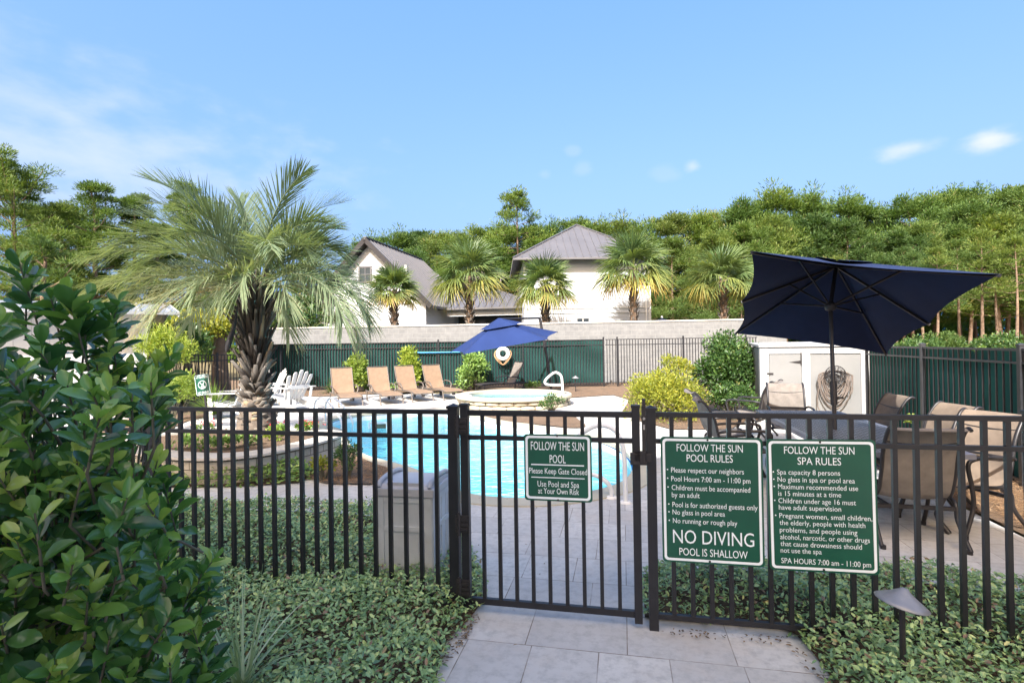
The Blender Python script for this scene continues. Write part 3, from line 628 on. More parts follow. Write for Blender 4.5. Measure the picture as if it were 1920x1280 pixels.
# cabana on the left
cz = at(300, 586, 13).z; cx1 = at(275, 620, 13).x
cab = empty('cabana', (cx1, 13, 0), R(37), 'low white outbuilding with silver metal roof at the far left', 'outbuilding')
MB().box(-7.5, 0, 0, 3.6, -.04, cz - .02).obj('wall', M['batten'], cab)
mb = MB(); zr = cz + .34
slab(mb, [(-8, -.6, cz), (.62, -.6, cz), (.62, 1.8, zr), (-8, 1.8, zr)], .07); slab(mb, [(-8, 1.8, zr), (.62, 1.8, zr), (.62, 4.2, cz), (-8, 4.2, cz)], .07)
seam_roof(mb, [(-8, -.6, cz), (.62, -.6, cz), (.62, 1.8, zr), (-8, 1.8, zr)], (0, 1, .2), .3); mb.obj('roof', M['tin_roof'], cab)
mb = MB(); mb.add([(.02, -.0, cz - .1), (.02, 3.6, cz - .1), (.02, 1.8, zr - .1)], [(0, 1, 2)]); mb.bar((.62, -.6, cz - .06), (.62, 1.8, zr - .06), .04, .12); mb.bar((.62, 1.8, zr - .06), (.62, 4.2, cz - .06), .04, .12); mb.obj('gable_trim', M['white'], cab)
# unseen house sized to shade gate and near deck; stilts added for skylight
back = empty('unseen_house', (0, 0, 0), 0, 'unseen white house behind the viewer shading the gate, its stilts added for light', 'house')
MB().box(-9.0, .35, -7.0, -4.0, 2.9, 10.35).obj('wall', M['siding'], back)
for x in (-8.8, -5.5, -2.5, .15):
    for y in (-6.8, -4.2): MB().box(x - .12, x + .12, y - .12, y + .12, -.04, 2.9).obj('stilt', M['white'], back)
MB().box(-9.2, .5, -7.2, -3.8, 10.37, 10.6).obj('roof', M['tin_roof'], back)

# ================================================================ SHED
sA, sB = Vector((5.08, 10.95, 0)), Vector((6.98, 10.42, 0)); sh_rot = math.atan2((sB - sA).y, (sB - sA).x); sw = (sB - sA).length
shed = empty('storage_shed', sA, sh_rot, 'low cream storage shed with white trim beside the right fence', 'shed')
SH = at(1408, 652, 10.95).z
MB().box(.02, sw - .02, .03, 1.3, 0, SH).obj('wall', M['cream_board'], shed)
mb = MB()
for x0, x1 in ((0, .17), (sw - .15, sw)): mb.box(x0, x1, 0, .16, 0, SH - .003, .004)
mb.box(.17, sw - .15, .005, .04, SH - .13, SH - .004, .004); mb.box(.78, .93, .0, .045, 0, SH - .131, .004); mb.obj('trim', M['trim_white'], shed)
mb = MB(); slab(mb, [(-.02, -.03, SH), (sw + .02, -.03, SH), (sw + .02, 1.35, SH + .05), (-.02, 1.35, SH + .05)][::1], .045); mb.obj('roof', M['trim_white'], shed).location.z = .055
dr = MB().box(.185, .765, .008, .028, .05, SH - .145, .003).obj('door', M['cream_board'], shed)
mb = MB(); mb.add([(.54, .003, SH - .30), (.765, .003, SH - .335), (.765, .003, SH - .265)], [(0, 1, 2)]); mb.box(.755, .775, -.004, .012, SH - .36, SH - .10); mb.obj('hinge', M['dark_metal'], dr)
mb = MB(); mb.box(.13, .25, -.008, .006, SH - .55, SH - .515, .003); mb.obj('latch', M['dark_metal'], dr)
hz = at(1545, 702, 10.7).z; hx = 1.33
hh = empty('hose_hanger', sA + (sB - sA).normalized() * hx + Vector((0, 0, hz)), sh_rot, 'round black scrollwork hose hanger on the cream shed front', 'hose hanger')
mb = MB()
def ringpts(r, n=28, cx=0, cz_=0, y=-.16): return [(cx + r * math.cos(2 * math.pi * k / n), y, cz_ + r * math.sin(2 * math.pi * k / n)) for k in range(n)]
mb.tube(ringpts(.185), .009, 6, closed=True); mb.tube(ringpts(.09), .006, 6, closed=True); mb.tube(ringpts(.03), .01, 6, closed=True)
for k in range(8):
    an = 2 * math.pi * k / 8
    for s in (-1, 1):
        c = Vector((math.cos(an + s * .18) * .135, 0, math.sin(an + s * .18) * .135)); pts = []
        for j in range(14):
            a = j * .62; r = .045 * (1 - j / 17); pts.append((c.x + r * math.cos(an + s * a), -.16, c.z + r * math.sin(an + s * a)))
        mb.tube(pts, .005, 5)
    mb.tube([(math.cos(an) * .03, -.16, math.sin(an) * .03), (math.cos(an) * .18, -.16, math.sin(an) * .18)], .005, 5)
mb.obj('scroll_plate', M['dark_metal'], hh)
mb = MB(); mb.tube([(-.08 * math.cos(a) * 1.0, -.08, .04 + .08 * math.sin(a) - .09) for a in [math.pi * k / 10 for k in range(11)]], .012, 6)
for x in (-.07, .07): mb.tube([(x, .0, -.05), (x, -.16, -.05)], .01, 6)
mb.obj('cradle', M['dark_metal'], hh)
rg = random.Random(3); mb = MB()
for k in range(10):
    w = .16 + .016 * k + rg.uniform(-.02, .02); dp = .24 + .043 * k + rg.uniform(-.06, .06); y = -.05 - .008 * (k % 10); top = -.02 + rg.uniform(-.01, .02)
    pts = []
    for j in range(25):
        a = math.pi * 2 * j / 25; x = w * math.cos(a) * (1.0 - .1 * (math.sin(a) > 0)); s = math.sin(a); pts.append((x + .012 * math.sin(3 * a + k), y, top + (.09 * s if s > 0 else dp * s)))
    mb.tube(pts, .0115, 6, closed=True)
mb.tube([(-.17, -.1, 0), (-.27, -.1, -.15), (-.30, -.09, -.40), (-.30, -.08, -.62), (-.26, -.1, -.75)], .0115, 6)
mb.tube([(.18, -.1, -.05), (.25, -.11, -.3), (.29, -.11, -.36), (.31, -.11, -.26), (.3, -.11, -.22)], .0115, 6)
o = mb.obj('garden_hose', M['hose'], None, hh.location, (0, 0, sh_rot)); tag(o, 'coil of tan garden hose hanging on the shed front', 'hose')

# ================================================================ SIGNS
def text_geo(body, x0, x1, yc, cap, W_, H_, out, depth=.0012, y=0):
    """one line of lettering fitted into x0..x1 (fractions of the sign), centred on yc from the top, cap height cap"""
    if body == 'o':                                          # a bullet
        r = .0042; cx = (x0 + x1) / 2 * W_; cz_ = H_ - yc * H_
        out.append(([(cx + r * math.cos(k * math.pi / 4), y, cz_ + r * math.sin(k * math.pi / 4)) for k in range(8)], [tuple(range(8))])); return
    cu = bpy.data.curves.new('lettering', 'FONT'); cu.body = body; cu.offset = 0.0; cu.resolution_u = 3
    ob = bpy.data.objects.new('lettering', cu); COL.objects.link(ob)
    ref = bpy.data.curves.new('lettering', 'FONT'); ref.body = 'H'; ro = bpy.data.objects.new('lettering', ref); COL.objects.link(ro)
    dg = bpy.context.evaluated_depsgraph_get(); dg.update()
    me = bpy.data.meshes.new_from_object(ob.evaluated_get(dg)); rm = bpy.data.meshes.new_from_object(ro.evaluated_get(dg))
    hcap = max(v.co.y for v in rm.vertices); xs = [v.co.x for v in me.vertices]; lo, hi = min(xs), max(xs)
    sx = (x1 - x0) * W_ / (hi - lo); sy = cap * H_ / hcap
    for v in me.vertices: v.co = Vector(((v.co.x - lo) * sx + x0 * W_, y, H_ - yc * H_ + (v.co.y - hcap / 2) * sy))
    out.append(([tuple(v.co) for v in me.vertices], [tuple(p.vertices) for p in me.polygons]))
    for a in (ob, ro): bpy.data.objects.remove(a)
    for a in (me, rm): bpy.data.meshes.remove(a)
    bpy.data.curves.remove(cu); bpy.data.curves.remove(ref)
def rrect(x0, x1, z0, z1, r, n=5):
    pts = []
    for cx, cz_, a0 in ((x1 - r, z0 + r, -90), (x1 - r, z1 - r, 0), (x0 + r, z1 - r, 90), (x0 + r, z0 + r, 180)):
        for k in range(n + 1): a = R(a0 + 90 * k / n); pts.append((cx + r * math.cos(a), cz_ + r * math.sin(a)))
    return pts
def sign(name, label, origin, rz, W_, H_, lines, bars=(), border=(.010, .024), tilt=0.0, extra=None, screws=((.5, .02), (.5, .98))):
    root = empty(name, origin, 0, label, 'sign'); root.rotation_euler = (0, tilt, rz)
    o = rrect(0, W_, 0, H_, .02); n = len(o); mb = MB()
    mb.add([(x, -.003, z) for x, z in o] + [(x, .003, z) for x, z in o], [tuple(range(n)), tuple(range(2 * n - 1, n - 1, -1))] + [(i, n + i, n + (i + 1) % n, (i + 1) % n) for i in range(n)])
    pan = mb.obj('panel', M['sign_green'], root)
    a = rrect(border[0], W_ - border[0], border[0], H_ - border[0], .022); b = rrect(border[1], W_ - border[1], border[1], H_ - border[1], .014)
    MB().add([(x, -.0038, z) for x, z in a] + [(x, -.0038, z) for x, z in b], [(i, (i + 1) % n, n + (i + 1) % n, n + i) for i in range(n)]).obj('border', M['sign_white'], pan)
    out = []
    for ln in lines: text_geo(*ln, W_, H_, out, y=-.0038)
    for ln, (v, f) in zip(lines, out): MB().add(v, f).obj('bullet' if ln[0] == 'o' else 'text_line', M['sign_white'], pan)
    for x0, x1, yc, h in bars: MB().box(x0 * W_, x1 * W_, -.0042, -.0034, H_ * (1 - yc - h / 2), H_ * (1 - yc + h / 2)).obj('dividing_line', M['sign_white'], pan)
    if extra: mb = MB(); extra(mb, W_, H_); mb.obj('symbol', M['sign_white'], pan)
    for u, v in screws: MB().tube([(u * W_, -.003, H_ * (1 - v)), (u * W_, -.006, H_ * (1 - v))], .006, 10).obj('screw', M['dark_metal'], pan)
    return root
def sign_on_fence(name, label, quad, off, lines, **kw):      # quad: tl, tr, br, bl pixels -> place on the fence plane
    def hit(px, py): d = ray(px, py); P = FA + FN * off - Vector((0, 0, CAM_H)); s = P.dot(FN) / d.dot(FN); q = d * s; return (q - P).dot(FD), q.z + CAM_H
    tl, tr, br, bl = (hit(*p) for p in quad)
    W_ = ((tr[0] - tl[0]) + (br[0] - bl[0])) / 2; H_ = ((tl[1] - bl[1]) + (tr[1] - br[1])) / 2
    c0 = (tl[0] + tr[0] + br[0] + bl[0]) / 4; cz_ = (tl[1] + tr[1] + br[1] + bl[1]) / 4; sl = math.atan(((tr[1] - tl[1]) + (br[1] - bl[1])) / 2 / W_)
    ux = Vector((math.cos(sl), 0, math.sin(sl))); uz = Vector((-math.sin(sl), 0, math.cos(sl)))
    og = Vector((c0, 0, cz_)) - ux * W_ / 2 - uz * H_ / 2
    wpt = FA + FN * off + FD * og.x; wpt.z = og.z
    return sign(name, label, wpt, F_ROT, W_, H_, lines, tilt=-sl, **kw)
sign_on_fence('gate_sign', 'small green sign reading FOLLOW THE SUN POOL on the gate', ((982, 812), (1110, 816), (1110, 941), (984, 937)), .034, [
    ('FOLLOW THE SUN', .106, .891, .175, .125), ('POOL', .384, .62, .368, .12), ('Please Keep Gate Closed', .075, .93, .55, .085),
    ('Use Pool and Spa', .198, .81, .745, .085), ('at Your Own Risk', .205, .807, .85, .085)], bars=((.106, .886, .458, .018), (.106, .891, .65, .014)))
P7 = [(.1013, .262), (.1013, .332), (.104, .402), (.108, .538), (.108, .60), (.11, .668)]
sign_on_fence('pool_rules_sign', 'green POOL RULES sign ending in NO DIVING, on the right fence', ((1238, 817), (1430, 822), (1433, 1062), (1243, 1052)), .032, [
    ('FOLLOW THE SUN', .162, .812, .085, .058), ('POOL RULES', .26, .714, .166, .058), ('Please respect our neighbors', .1013, .818, .264, .040), ('Pool Hours 7:00 am - 11:00 pm', .1013, .878, .334, .040),
    ('Children must be accompanied', .104, .875, .404, .040), ('by an adult', .104, .383, .462, .040), ('Pool is for authorized guests only', .108, .942, .54, .040), ('No glass in pool area', .108, .627, .60, .040),
    ('No running or rough play', .11, .744, .668, .040), ('NO DIVING', .108, .903, .793, .105), ('POOL IS SHALLOW', .169, .838, .912, .058)] + [('o', x - .042, x - .03, y, .012) for x, y in P7], screws=((.47, .022), (.47, .978)))
S6 = [(.093, .25), (.0955, .306), (.098, .361), (.098, .468), (.1025, .582)]
sign_on_fence('spa_rules_sign', 'green SPA RULES sign with the longest text, rightmost on the fence', ((1437, 822), (1643, 825), (1647, 1077), (1443, 1067)), .032, [
    ('FOLLOW THE SUN', .165, .81, .082, .055), ('SPA RULES', .288, .687, .164, .055), ('Spa capacity 8 persons', .093, .675, .25, .037), ('No glass in spa or pool area', .0955, .805, .306, .037), ('Maximum recommended use', .098, .832, .361, .037),
    ('is 15 minutes at a time', .098, .678, .413, .037), ('Children under age 16 must', .098, .809, .468, .037), ('have adult supervision', .1, .674, .519, .037), ('Pregnant women, small children,', .1025, .95, .582, .037),
    ('the elderly, people with health', .1025, .886, .635, .037), ('problems, and people using', .1025, .813, .69, .037), ('alcohol, narcotic, or other drugs', .105, .922, .744, .037), ('that cause drowsiness should', .105, .85, .796, .037),
    ('not use the spa', .105, .485, .846, .037), ('SPA HOURS 7:00 am - 11:00 pm', .1085, .926, .925, .040)] + [('o', x - .04, x - .03, y, .012) for x, y in S6])
# no-diving stake sign
ap = at(381, 720, 8.6); sgz = at(381, 720, 8.6).z
att = empty('stake_sign', (ap.x + sgz * math.tan(R(7)), ap.y, 0), 0, 'green ATTENTION NO DIVING sign leaning on a dark stake left of the palm', 'sign'); att.rotation_euler = (0, R(-7), 0)
def nodive(mb, W_, H_):
    c = (W_ / 2, H_ * .5); r = W_ * .27
    def P(x, z): return (c[0] + x * r, -.004, c[1] + z * r)
    mb.tube([P(math.cos(2 * math.pi * k / 24), math.sin(2 * math.pi * k / 24)) for k in range(24)], .006, 5, closed=True); mb.tube([P(-.7, .7), P(.7, -.7)], .005, 5)
    mb.tube([P(.5, .65), P(.1, .05), P(-.3, -.5)], .006, 5); mb.tube([P(-.2, .15), P(.15, 0)], .005, 5); mb.tube([P(-.6, -.72), P(-.2, -.66), P(.2, -.72), P(.6, -.66)], .005, 5)
w_, h_ = .235, .335; H_ = h_
ps = sign('sign_board', None, (0, 0, 0), 0, w_, h_, [('ATTENTION', .10, .9, .13, .115), ('NO DIVING', .12, .88, .875, .115)], border=(.006, .012), extra=nodive)
for k in list(ps.children): k.parent = att; k.location = (-w_ / 2, -.02, sgz - h_ / 2)
bpy.data.objects.remove(ps)
MB().box(-.014, .014, -.012, .008, 0, sgz + .1, .002).obj('stake', M['dark_metal'], att)

# ================================================================ SMALL THINGS NEAR THE GATE
# resin bin behind the fence
bc = at(779, 1000, 3.86); BH = at(775, 915, 3.66).z
tb = empty('trash_bin', (bc.x, 3.86, 0), F_ROT + R(1), 'grey resin trash bin with domed lid behind the fence', 'bin')
bw_ = .40; mb = MB()
def taper(z): return bw_ / 2 * (.96 + .04 * z / BH)
mb.add([(sx * taper(z), sy * taper(z), z) for z in (0.0, BH - .055) for sx, sy in ((-1, -1), (1, -1), (1, 1), (-1, 1))], [(0, 1, 5, 4), (1, 2, 6, 5), (2, 3, 7, 6), (3, 0, 4, 7)])
for face in range(4):
    Mx = Matrix.Rotation(face * math.pi / 2, 4, 'Z'); q = bw_ / 2
    for a in ((-q, -q + .05, -q - .008, -q + .02, .0, BH - .06), (q - .05, q, -q - .008, -q + .02, .0, BH - .06), (-q + .05, q - .05, -q - .006, -q + .02, BH - .10, BH - .06), (-q + .05, q - .05, -q - .006, -q + .02, BH * .58, BH * .58 + .035)): mb.box(*a, .004, Mx)
    for k in (-.1, 0, .1): mb.box(k - .003, k + .003, -q - .002, -q + .01, .0, BH - .1, 0, Mx)
mb.obj('body', M['bin'], tb)
mb = MB(); q = bw_ / 2 + .018; mb.box(-q, q, -q, q, BH - .055, BH, .008)
rows = []
for i in range(9):
    a = math.pi * i / 8; rows.append([(-q + .02 if k == 0 else q - .02, -math.cos(a) * (q - .02), BH - .004 + .04 * math.sin(a) ** .6) for k in range(2)])
mb.strip(rows)
for x in (-q + .02, q - .02): mb.add([(x, -math.cos(math.pi * i / 8) * (q - .02), BH - .004 + .04 * math.sin(math.pi * i / 8) ** .6) for i in range(9)], [tuple(range(9))])
for x in (-q + .035, q - .035): mb.tube([(x, -math.cos(math.pi * i / 8) * (q - .015), BH + .006 + .05 * math.sin(math.pi * i / 8) ** .6) for i in range(9)], .016, 8)
ld = mb.obj('lid', M['bin_lid'], tb)
MB().box(-.13, .13, -q + .03, -q + .05, BH + .01, BH + .035, .004).obj('flap', M['bin_lid'], ld)
def path_light(name, label, loc, H, rad, tilt):
    r = empty(name, loc, 0, label, 'path light')
    MB().tube([(0, 0, -.05), (0, 0, H - rad * .30)], rad * .12, 10).obj('post', M['dark_metal'], r)
    p = [(rad * .02, rad * .60), (rad * .14, rad * .57), (rad * .2, rad * .49), (rad * .5, rad * .27), (rad * .82, rad * .07), (rad, -rad * .04), (rad * .985, -rad * .07), (rad * .8, rad * .0), (rad * .2, rad * .25), (.001, rad * .27)]
    MB().lathe(p, 32).obj('shade', M['hat'], r, (0, 0, H - rad * .42), tilt); return r
pl = at(1691, 1125, 2.45); path_light('path_light', 'bronze mushroom path light tilted in the jasmine before the right fence', (pl.x, 2.45, 0), pl.z + .04, .108, (R(1), R(12), 0))
pl = at(1079, 707, 18.4); path_light('path_light', 'small far path light before the green mesh screen', (pl.x, 18.4, 0), pl.z + .03, .13, (0, R(3), 0))

# hand rails
def rail_obj(name, label, pts, r=.024, plates=(), k=8, mat='rail'):
    root = empty(name, (pts[0][0], pts[0][1], 0), 0, label, 'handrail'); o = Vector((pts[0][0], pts[0][1], 0))
    MB().tube([p - o for p in crom(pts, k, False)], r, 10).obj('rail', M[mat], root)
    for p in plates: MB().lathe([(.0, .018), (r * 2.0, .018), (r * 2.6, .006), (r * 2.6, 0)], 20).obj('base_plate', M['white_plastic'], root, Vector(p) - o)
    return root
b1, b2 = on(1173, 942), on(1147, 933)
wd = Vector((-.50, .26, 0))
def hp(px, py, f): Y = b1.y + (b2.y + 0.55 - b1.y) * f; return at(px, py, Y)
rail_obj('pool_handrail', 'white arched handrail at the near right edge of the pool', [b1 + Vector((0, 0, .01)), at(1172, 900, b1.y), at(1168, 838, b1.y + .02), at(1152, 806, b1.y + .07), at(1124, 797, b1.y + .14), at(1096, 809, b1.y + .22), at(1055, 842, b1.y + .32), at(1040, 875, b1.y + .35), at(1060, 888, b1.y + .32), at(1110, 889, b1.y + .25), at(1136, 902, b1.y + .18), at(1146, 918, b2.y), b2 + Vector((0, 0, .01))], .025, (b1, b2))
for (px, lab) in ((0, 'left'), (1, 'right')):
    x = px * 21; y0 = 12.1 - px * .1
    a = at(588 + x, 772, y0); a.z = .01; b = at(640 + x, 806, 11.3)
    rail_obj('pool_handrail', 'white bent step rail at the far left pool end, nearer %s' % ('the palm' if px == 0 else 'the loungers'), [a, at(590 + x, 756, y0), at(600 + x, 746, y0 - .1), at(613 + x, 752, y0 - .3), at(630 + x, 772, y0 - .55), at(640 + x, 790, y0 - .75), b], .022, (a,))
sb = at(1055, 742, 14.4); sb.z = .3
rail_obj('spa_handrail', 'white looped handrail standing on the spa rim', [sb, at(1054, 715, 14.4), at(1051, 703, 14.4), at(1041, 698, 14.42), at(1030, 705, 14.45), at(1022, 714, 14.47), at(1024, 720, 14.47), at(1035, 721.5, 14.45), at(1052, 721.5, 14.42)], .032, (sb,), 6, 'white_plastic')

# ================================================================ SPA
spa = empty('spa', SPA_C, 0, 'round raised spa with stone sides and pale coping behind the pool', 'spa')
rg = random.Random(7); NS = 40
def circ(r, z, n=NS): return [(r * math.cos(2 * math.pi * k / n), r * math.sin(2 * math.pi * k / n), z) for k in range(n)]
mb = MB()
for row, (z0, z1) in enumerate(((-.02, .105), (.108, .225))):
    nb = 26
    for k in range(nb):
        a0 = 2 * math.pi * (k + .5 * row) / nb; a1 = a0 + 2 * math.pi / nb * .97; bulge = rg.uniform(.0, .04); cols = []
        for (zz, rr) in ((z0, -.02), (z0 + .02, .03 + bulge), (z1 - .02, .03 + bulge), (z1, -.02)):
            cols.append([((SPA_R - .10 + rr - (.03 if j in (0, 4) else 0)) * math.cos(a0 + (a1 - a0) * j / 4), (SPA_R - .10 + rr - (.03 if j in (0, 4) else 0)) * math.sin(a0 + (a1 - a0) * j / 4), zz + rg.uniform(-.006, .006)) for j in range(5)])
        mb.strip(cols)
mb.obj('stone_side', basic('warm_field_stone', (.50, .44, .33), .85, 0, .3, 3, .5, 14, spec=.2), spa)
mb = MB(); rows = [circ(SPA_R - .14, .0), circ(SPA_R - .14, .226)]; mb.strip([r + [r[0]] for r in rows]); mb.obj('mortar_core', M['soil'], spa)
mb = MB(); prof = [(SPA_R - .12, .226), (SPA_R, .226), (SPA_R + .01, .25), (SPA_R, .29), (SPA_R - .02, .30), (SPA_R - .36, .30), (SPA_R - .37, .285), (SPA_R - .37, .22)]
mb.lathe(prof, NS, None, False); mb.obj('coping', M['coping'], spa)
mb = MB(); mb.lathe([(SPA_R - .365, .28), (SPA_R - .365, .17)], NS); mb.obj('waterline_band', M['shell_white'], spa)
mb = MB(); mb.lathe([(SPA_R - .366, .17), (SPA_R - .42, -.1), (SPA_R - .7, -.12), (SPA_R - .72, -.45), (.01, -.45)], NS); mb.obj('shell', M['spa_shell'], spa)
MB().box(-1.27, -1.18, -.12, .12, .17, .27, .004).obj('skimmer', M['white_plastic'], spa)
o = MB().add(circ(SPA_R - .38, .22), [tuple(range(NS))]).obj('spa_water', M['spa_water'], None, SPA_C); o['kind'] = 'structure'

# ring buoy and pole on the back fence
rb = at(943, 663, YB - .5)
ring = empty('life_ring', rb, 0, 'white life ring with tan rope hung on the green fence', 'life ring')
mb = MB(); mb.tube([(.195 * math.cos(2 * math.pi * k / 24), 0, .195 * math.sin(2 * math.pi * k / 24)) for k in range(24)], .075, 12, closed=True); mb.obj('ring', M['white_plastic'], ring)
mb = MB()
mb.tube([p for p in crom([(-.27, -.02, .12), (-.31, -.03, .02), (-.28, -.04, -.12), (-.12, -.05, -.28), (0, -.05, -.40), (.12, -.05, -.28), (.29, -.04, -.1), (.31, -.03, .02), (.27, -.02, .13)], 5, False)], .014, 6)
mb.tube([p for p in crom([(-.25, -.02, .1), (-.33, -.03, -.04), (-.24, -.05, -.22), (-.05, -.05, -.40), (.08, -.05, -.38), (.27, -.04, -.16), (.30, -.03, .0)], 5, False)], .014, 6)
mb.obj('rope', M['rope'], ring)
p0, p1 = at(783, 661, YB - .2), at(862, 660, YB - .2)
po = empty('pool_pole', p0, 0, 'blue telescopic pool pole lying level along the fence', 'pole')
MB().tube([(0, 0, 0), p1 - p0], .028, 8).obj('shaft', M['blue_pole'], po); MB().tube([(-.12, 0, 0), (.02, 0, 0)], .04, 8).obj('handle', M['blue_pole'], po); MB().tube([(.0, 0, 0), (.0, .15, -.0)], .02, 6).obj('hook', M['dark_metal'], po)

# ================================================================ PALM PLANTER
pl_px = [(205, 838), (270, 852), (335, 858), (400, 859), (465, 854), (525, 845), (585, 832), (632, 819), (646, 812), (636, 807), (600, 804), (540, 800), (470, 797), (400, 799), (330, 806), (250, 815), (205, 825)]
PZ = .34
PLO = ccw([(p.x, p.y) for p in crom([Vector((*on2(x, y, PZ), 0)) for x, y in pl_px], 4)])
PLI = offset(PLO, -.34); n = len(PLO)
plan = empty('palm_planter', (0, 0, 0), 0, 'curved raised stone planter holding the big palm', 'planter')
w = offset(PLO, -.05); o = MB().add([(x, y, -.03) for x, y in w] + [(x, y, PZ - .05) for x, y in w], [(i, (i + 1) % n, n + (i + 1) % n, n + i) for i in range(n)]).obj('wall', M['ledge'], plan)
uv = o.data.uv_layers.new(name='UVMap'); acc = [0]
for i in range(n): acc.append(acc[-1] + math.hypot(w[(i + 1) % n][0] - w[i][0], w[(i + 1) % n][1] - w[i][1]))
for i, p in enumerate(o.data.polygons):
    for li, (u_, v_) in zip(p.loop_indices, ((acc[i], 0), (acc[i + 1], 0), (acc[i + 1], .32), (acc[i], .32))): uv.data[li].uv = (u_, v_)
ring_mesh(PLI, PLO, PZ, .05).obj('coping', M['coping_stone'], plan)
sheet('mulch', offset(PLI, .03), PZ - .03, M['straw'], (), None, plan)

# ================================================================ SEATING
def lounger(frame_mat, sling_mat, label):
    r = empty('pool_lounger', (0, 0, 0), 0, label, 'lounger', 'sling loungers by the pool')
    w = .30
    def cloth(path, th=.012):
        rows = []
        for (y, z) in path: rows.append([(x, y, z - .02 * (1 - (x / w) ** 2)) for x in (-w, -w / 2, 0, w / 2, w)])
        mb = MB(); mb.strip(rows); mb.strip([[(x, y, z - th) for x, y, z in row][::-1] for row in rows]); return mb
    seat = crom([(1.28, .27, 0), (1.2, .30, 0), (.8, .315, 0), (.4, .30, 0), (0, .30, 0)], 4, False); cloth([(p.x, p.y) for p in seat]).obj('seat', sling_mat, r)
    bk = crom([(0, .305, 0), (-.1, .45, 0), (-.22, .72, 0), (-.36, 1.03, 0)], 4, False); cloth([(p.x, p.y) for p in bk]).obj('backrest', sling_mat, r)
    mb = MB()
    for s in (-1, 1):
        x = s * (w + .012); mb.tube([(x, 1.3, .26), (x, 1.2, .29), (x, .8, .305), (x, .0, .29), (x, -.55, .29)], .022, 8); mb.tube([(x, .0, .30), (x, -.1, .45), (x, -.22, .72), (x, -.36, 1.03)], .015, 8)
    for y, z in ((1.28, .25), (.4, .27), (-.5, .28)): mb.tube([(-w, y, z), (w, y, z)], .014, 8)
    mb.tube([(-w, -.36, 1.035), (w, -.36, 1.035)], .014, 8); mb.tube([(-w, -.3, .12), (w, -.3, .12)], .012, 6); mb.obj('frame', frame_mat, r)
    for s in (-1, 1):
        x = s * (w + .03)
        MB().tube(crom([(x, 1.18, .28), (x, 1.22, .15), (x, 1.28, .0)], 4, False), .021, 8).obj('leg', frame_mat, r)
        MB().tube(crom([(x, -.35, .29), (x, -.36, .12), (x, -.33, .0 if s > 0 else .06)], 4, False), .021, 8).obj('leg', frame_mat, r)
        x = s * (w + .06)
        MB().tube(crom([(x - s * .05, .45, .29), (x, .42, .42), (x, .30, .50), (x, .0, .52), (x, -.12, .49), (x - s * .04, -.2, .45)], 5, False), .020, 8).obj('armrest', frame_mat, r)
    for s in (-1,):
        MB().tube([(s * (w + .05) - .015, -.33, .07), (s * (w + .05) + .015, -.33, .07)], .085, 18).obj('wheel', M['dark_metal'], r)
    MB().box(-.05, .03, 1.22, 1.3, .15, .22).obj('foot_stop', M['dark_metal'], r)
    return r
F4 = Vector((.48, -.88, 0)); fr4 = math.atan2(-F4.x, F4.y)
labs = ('tan sling lounger nearest the big palm, leftmost of the four', 'tan sling lounger second from the palm, its back under drooping frond tips', 'tan sling lounger third from the palm in front of the tall fence shrub', 'tan sling lounger beside the spa, rightmost of the four')
l0 = lounger(M['taupe_frame'], M['tan_sling'], labs[0])
for i, ((fx, fy), hd) in enumerate(zip(((658, 762), (735, 758), (793, 753), (850, 749)), (-2, 0, 3, 5))):
    o = l0 if i == 0 else copy_tree(l0)
    f = on(fx, fy); rz = fr4 + R(hd); fw = Vector((-math.sin(rz), math.cos(rz), 0)); b = f - fw * 1.25
    place(o, (b.x, b.y, 0), rz, labs[i])
ld_ = lounger(M['dark_metal'], M['grey_sling'], 'dark sling lounger in the shade of the cantilever umbrella'); f = at(951, 700, 19.0); place(ld_, (f.x + .12, 19.3, 0), R(118))

def adirondack(label):
    r = empty('adirondack_chair', (0, 0, 0), 0, label, 'chair', 'white adirondack chairs round the palm')
    for k in range(5):                                       # back boards, fanned
        x = (k - 2) * .112; t = (k - 2) * .05; top = 1.0 - .055 * abs(k - 2) ** 1.3
        mb = MB(); pts = [(x - .05, 0), (x + .05, 0), (x + t + .05, .72 - (1 - top)), (x + t + .03, .77 - (1 - top)), (x + t - .03, .77 - (1 - top)), (x + t - .05, .72 - (1 - top))]
        Mx = Matrix.Translation((0, -.12, .30)) @ Matrix.Rotation(R(24), 4, 'X')
        vs = [Mx @ Vector((a, 0, b)) for a, b in pts] + [Mx @ Vector((a, .022, b)) for a, b in pts]; n = len(pts)
        mb.add(vs, [tuple(range(n)), tuple(range(2 * n - 1, n - 1, -1))] + [(i, n + i, n + (i + 1) % n, (i + 1) % n) for i in range(n)]); mb.obj('back_slat', M['white'], r)
    for k in range(5): y = -.10 + k * .115; MB().box(-.27, .27, y, y + .10, .30 + k * .022, .322 + k * .022, .003).obj('seat_slat', M['white'], r)
    MB().box(-.3, .3, -.33, -.30, .55, .64, .003).obj('back_brace', M['white'], r)
    for s in (-1, 1):
        MB().box(s * .36 - .065, s * .36 + .065, -.42, .44, .575, .597, .005).obj('armrest', M['white'], r)
        MB().box(s * .31 - .012, s * .31 + .012, .33, .43, 0, .575, .003).obj('leg', M['white'], r)
        MB().bar((s * .28, .42, .37), (s * .28, -.62, .03), .024, .12, (0, 0, 1)).obj('leg', M['white'], r)
        MB().bar((s * .31, -.30, .18), (s * .33, -.36, .575), .024, .07, (0, 1, 0)).obj('arm_support', M['white'], r)
    return r
a0 = adirondack('white adirondack chair right of the palm trunk, its slatted back turned to the pool')
p = at(545, 755, 14.2); place(a0, (p.x, 14.2, 0), R(62), scale=1.08)
